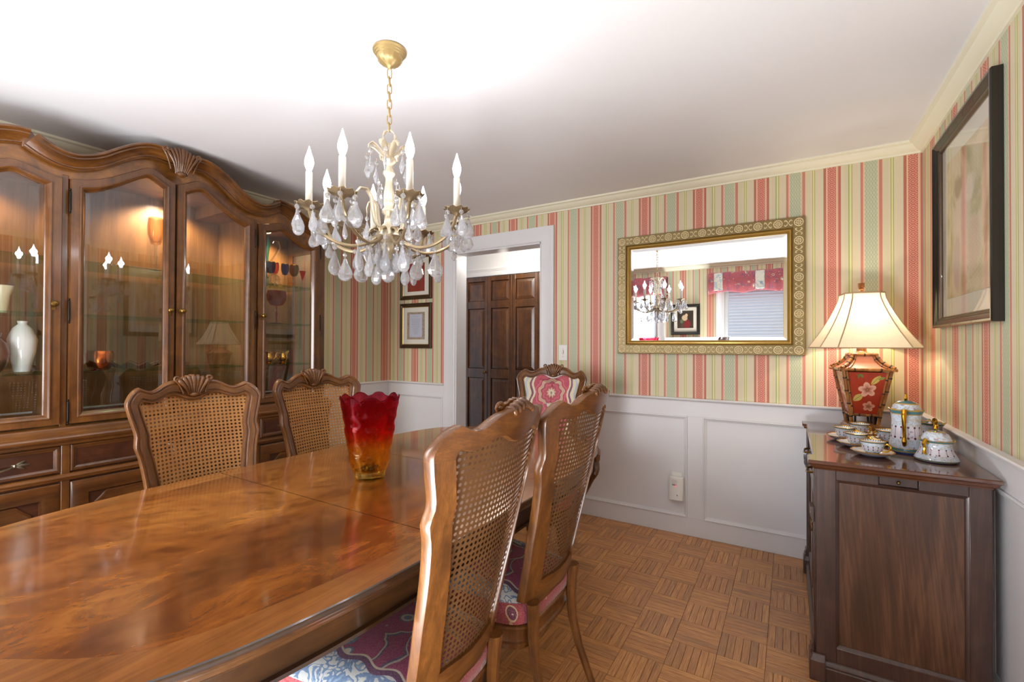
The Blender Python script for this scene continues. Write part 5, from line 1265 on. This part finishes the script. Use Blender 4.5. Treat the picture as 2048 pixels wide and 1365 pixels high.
def oct_(h,c,z): return [(-h+c,-h,z),(h-c,-h,z),(h,-h+c,z),(h,h-c,z),(h-c,h,z),(-h+c,h,z),(-h,h-c,z),(-h,-h+c,z)]
shd=MB(); lp=[oct_(h*.92,c,z) for h,z,c in SHP]; vs=[p for l in lp for p in l]
shd.add(vs,[(i*8+k,i*8+(k+1)%8,(i+1)*8+(k+1)%8,(i+1)*8+k) for i in range(len(lp)-1) for k in range(8)])
n=NT('lamp_shade_linen'); n.t.nodes.remove(n.b); f=n.noise(n.co(),90,3)
col=n.mix(f,C('#e8dcc0'),C('#f4ead2')); d=n.n('ShaderNodeBsdfDiffuse'); tr=n.n('ShaderNodeBsdfTranslucent'); n.l(col,d.inputs[0]); n.l(col,tr.inputs[0])
mx=n.n('ShaderNodeMixShader'); mx.inputs[0].default_value=.27; n.l(d.outputs[0],mx.inputs[1]); n.l(tr.outputs[0],mx.inputs[2]); n.l(mx.outputs[0],n.out.inputs[0])
sd=mk('shade',shd,n.m,LP,angle=20,fixn=False)
PIP=plain('tan_piping','#b79a76',.6)
for k in range(8): mk('piping',MB().tube([l[k] for l in lp],.003,6),PIP,sd)
for l,zz in ((lp[0],.003),(lp[-1],.004)): mk('trim_band',MB().tube(l,zz,6,closed=True),PIP,sd)
for k in range(4): mk('spider',MB().tube([(0,0,.705),lp[-1][2*k]],.0015,5),BRASS,sd)
mk('harp',MB().tube([(.012,0,.46),(.05,0,.5),(.058,0,.58),(.045,0,.66),(.012,0,.705),(0,0,.715)],.002,6),BRASS,LP)
mk('finial',MB().lathe([(.004,.705),(.004,.735),(.012,.738),(.012,.744),(.007,.747)],12).box(-.012,.012,-.012,.012,.748,.772),BAM,LP,angle=30)
mk('light_bulb',MB().ball((0,0,.56),.03,14,10,(1,1,1.15)),m_emit('lamp_bulb_lit','#ffd9a0',LAMP),LP)
light('lamp_light','POINT',(-.29,-.215,STZ+.58),LAMP_W,.035,(1,.84,.63))
light('lamp_light_low','POINT',(-.29,-.215,STZ+.48),LAMP_W*.3,.03,(1,.84,.63))

# ------------------------------------------------------------------ porcelain tea set
def m_porc(name,h):
    n=NT(name); p=n.sep(n.co()); z=n.math('DIVIDE',p[2],h); a=n.math('ARCTAN2',p[1],p[0]); nz=n.noise(n.co(),45,4,1)
    base=n.mix(n.noise(n.co(),6,2),C('#b4c9df'),C('#dfe6ee'))
    st=n.math('COSINE',n.math('MULTIPLY',n.math('ADD',a,PI/14),14)); mid=n.math('MULTIPLY',n.math('GREATER_THAN',z,.33),n.math('LESS_THAN',z,.62))
    c=n.mix(n.math('MULTIPLY',mid,n.ramp(st,[(.8,(0,0,0,1)),(.95,(.8,.8,.8,1))])),n.mix(n.math('MULTIPLY',mid,.6),base,C('#e4d7de')),C('#9a7c92'))
    fr=n.math('SUBTRACT',n.math('FRACT',n.math('DIVIDE',n.math('MULTIPLY',a,14),2*PI)),.5); ux=n.math('MULTIPLY',fr,.021)
    def dot(zc): return n.math('LESS_THAN',n.math('ADD',n.math('POWER',ux,2),n.math('POWER',n.math('MULTIPLY',n.math('SUBTRACT',z,zc),h),2)),(.0026 if h<.1 else .0042)**2)
    c=n.mix(dot(.36),c,C('#5b1a24')); c=n.mix(dot(.60),c,C('#5b1a24'))
    scr=n.ramp(n.math('ABSOLUTE',n.math('SUBTRACT',nz,.5)),[(.015,(.55,.55,.55,1)),(.05,(0,0,0,1))]); c=n.mix(n.math('MULTIPLY',scr,n.math('SUBTRACT',1.,mid)),c,C('#b08a4a'))
    fl=n.math('GREATER_THAN',n.noise(n.map(n.co(),(1,1,1),(3,1,2)),24,3),.63); c=n.mix(n.math('MULTIPLY',fl,.7),c,C('#8c6a72'))
    edge=n.ramp(z,[(0,C('#3a66a8')),(.03,C('#3a66a8')),(.04,C('#b8923c')),(.06,C('#4d7c80')),(.11,C('#b8923c')),(.125,(0,0,0,1)),(.86,(0,0,0,1)),(.88,C('#b8923c')),(.9,C('#4a7880')),(.97,C('#b8923c'))],'CONSTANT')
    em=n.ramp(z,[(0,(1,1,1,1)),(.125,(0,0,0,1)),(.88,(1,1,1,1))],'CONSTANT'); c=n.mix(em,c,edge)
    n.P(c,.12,0,.4); return n.m
PORC=plain('white_china','#eceef0',.1,0,.4)
def cup(x,y,label,rz,first=[None]):
    if first[0]:
        r=[dup(first[0][0],loc=(x,y,STZ),label=label),dup(first[0][1],loc=(x,y,STZ+.0135),rz=rz,label=label.replace('saucer','cup').replace('under the','on the'))]; return
def tea(x,y,ls,lc,rz,F={}):
    if 's' not in F:
        s=thing('saucer',ls,'saucer',(x,y,STZ),group='tea saucers'); F['s']=s
        mk('dish',MB().lathe([(.03,0),(.033,.003),(.045,.005),(.062,.013),(.071,.020),(.069,.0215),(.06,.0155),(.042,.009),(.026,.0075),(0,.0075)],36,cap=False),PORC,s,angle=70)
        mk('gilt_rim',MB().lathe([(.0705,.0195),(.0716,.0205),(.069,.0218),(.066,.0195)],36,cap=False),GOLD,s)
        mk('blue_foot',MB().lathe([(.0305,-.0),(.0336,.0028),(.045,.0048),(.058,.0105),(.0582,.010),(.045,.0042)],36,cap=False),plain('pale_blue_glaze','#9fb4d8',.12,0,.3),s)
        c=thing('teacup',lc,'cup',(x,y,STZ+.008),rz,group='painted teacups'); F['c']=c
        mk('bowl',MB().lathe([(.021,.0),(.023,.003),(.021,.006),(.03,.012),(.036,.026),(.039,.042),(.043,.052),(.0415,.052),(.037,.04),(.034,.026),(.027,.013),(0,.009)],36,cap=False),[m_porc('painted_cup',.052)],c,angle=60)
        mk('lining',MB().lathe([(.0414,.0515),(.0368,.0398),(.0336,.026),(.0267,.0132),(0,.0093)],30,cap=False),PORC,c)
        mk('gilt_rim',MB().lathe([(.0425,.0505),(.0435,.0522),(.0415,.0528),(.0405,.0505)],36,cap=False),GOLD,c)
        mk('handle',MB().tube([(.037,0,.04),(.05,0,.046),(.06,0,.04),(.06,0,.028),(.052,0,.018),(.04,0,.014),(.033,0,.016)],[.003,.0045,.004,.004,.0035,.003,.003],8),GOLD,c)
    else:
        dup(F['s'],loc=(x,y,STZ),label=ls); dup(F['c'],loc=(x,y,STZ+.008),rz=rz,label=lc)
tea(-.334,-.955,'white saucer nearest the front edge of the sideboard','painted teacup nearest the front edge of the sideboard',-.5)
tea(-.368,-.785,'white saucer second from the front edge of the sideboard','painted teacup second from the front edge of the sideboard',-.7)
tea(-.398,-.632,'white saucer farthest left, third from the front edge','painted teacup farthest left, third from the front edge',-.6)
tea(-.325,-.478,'white saucer closest to the lamp','painted teacup closest to the lamp base',-.9)
tea(-.243,-.628,'white saucer just left of the coffee pot','painted teacup just left of the coffee pot',-2.6)
TURQ=plain('teal_glaze','#4d7c80',.15,0,.3)
def vessel(nm,lab,cat,loc,prof,h,scal,rz=0):
    t=thing(nm,lab,cat,loc,rz)
    mk('body',MB().lathe(prof,48,cap=False,fn=lambda x,y,z,a,r:(x*(1+(scal*math.cos(8*a) if z>h*.9 else 0)),y*(1+(scal*math.cos(8*a) if z>h*.9 else 0)),z+(.002*math.cos(8*a) if z>h*.94 else 0))),m_porc('painted_'+nm,h),t,angle=70)
    return t
ph=.178
pot_=vessel('coffee_pot','tall painted porcelain coffee pot with gold handle and domed lid','coffee pot',(-.205,-.80,STZ),[(.054,0),(.058,.003),(.059,.012),(.056,.03),(.051,.06),(.0475,.10),(.047,.14),(.05,.162),(.057,.178),(.054,.179),(.047,.162),(.042,.14),(.04,.05),(0,.02)],ph,.035,-1.82)
mk('handle',MB().tube([(.048,0,.168),(.072,0,.172),(.078,0,.158),(.076,0,.12),(.066,0,.07),(.072,0,.055),(.062,0,.040),(.054,0,.045)],[.006,.010,.009,.007,.006,.009,.007,.004],10,flat=1.3),GOLD,pot_)
mk('spout',MB().tube([(-.045,0,.07),(-.075,0,.09),(-.085,0,.13),(-.098,0,.165)],[.02,.016,.012,.010],12),m_porc('painted_spout',.2),pot_)
ld=mk('lid',MB().lathe([(.048,.172),(.05,.177),(.046,.182),(.042,.195),(.032,.206),(.015,.212),(.006,.213),(0,.213)],32,cap=False),m_porc('painted_pot_lid',.225),pot_)
mk('lid_knob',MB().tube([(.0,0,.21),(.008,0,.222),(.004,0,.236),(-.008,0,.238),(-.012,0,.228),(-.004,0,.222)],[.006,.006,.005,.004,.004,.003],8).tube([(.002,0,.236),(.012,0,.246)],[.004,.001],6),GOLD,ld)
sg_=vessel('sugar_bowl','squat painted porcelain sugar bowl with gold handle at the sideboard corner','bowl',(-.137,-.925,STZ),[(.055,0),(.064,.003),(.066,.010),(.06,.022),(.05,.04),(.046,.058),(.047,.07),(.054,.08),(.051,.081),(.042,.068),(.04,.03),(0,.02)],.081,.03,-2.3)
for s in (-1,1): mk('handle',MB().tube([(s*.046,0,.07),(s*.062,0,.082),(s*.07,0,.07),(s*.064,0,.052),(s*.068,0,.036),(s*.056,0,.028)],[.005,.007,.006,.005,.006,.003],9,flat=1.2),GOLD,sg_)
ld=mk('lid',MB().lathe([(.044,.076),(.046,.081),(.043,.087),(.036,.103),(.024,.112),(.008,.116),(0,.116)],32,cap=False),m_porc('painted_sugar_lid',.125),sg_)
mk('lid_knob',MB().tube([(0,0,.114),(.007,0,.124),(.003,0,.134),(-.007,0,.134),(-.008,0,.125)],[.005,.005,.004,.003,.002],8),GOLD,ld)
cr_=vessel('creamer','painted porcelain creamer with gold handle behind the sugar bowl','creamer',(-.085,-.60,STZ),[(.04,0),(.046,.004),(.044,.016),(.036,.05),(.034,.075),(.038,.092),(.046,.105),(.043,.106),(.034,.09),(.03,.05),(0,.02)],.105,.05,-1.6)
mk('handle',MB().tube([(.036,0,.095),(.055,0,.118),(.068,0,.108),(.066,0,.085),(.052,0,.06),(.042,0,.05)],[.006,.010,.009,.007,.006,.004],9,flat=1.4),GOLD,cr_)
mk('spout',MB().tube([(-.034,0,.075),(-.046,0,.092),(-.06,0,.108)],[.014,.012,.007],10),m_porc('painted_lip',.12),cr_)
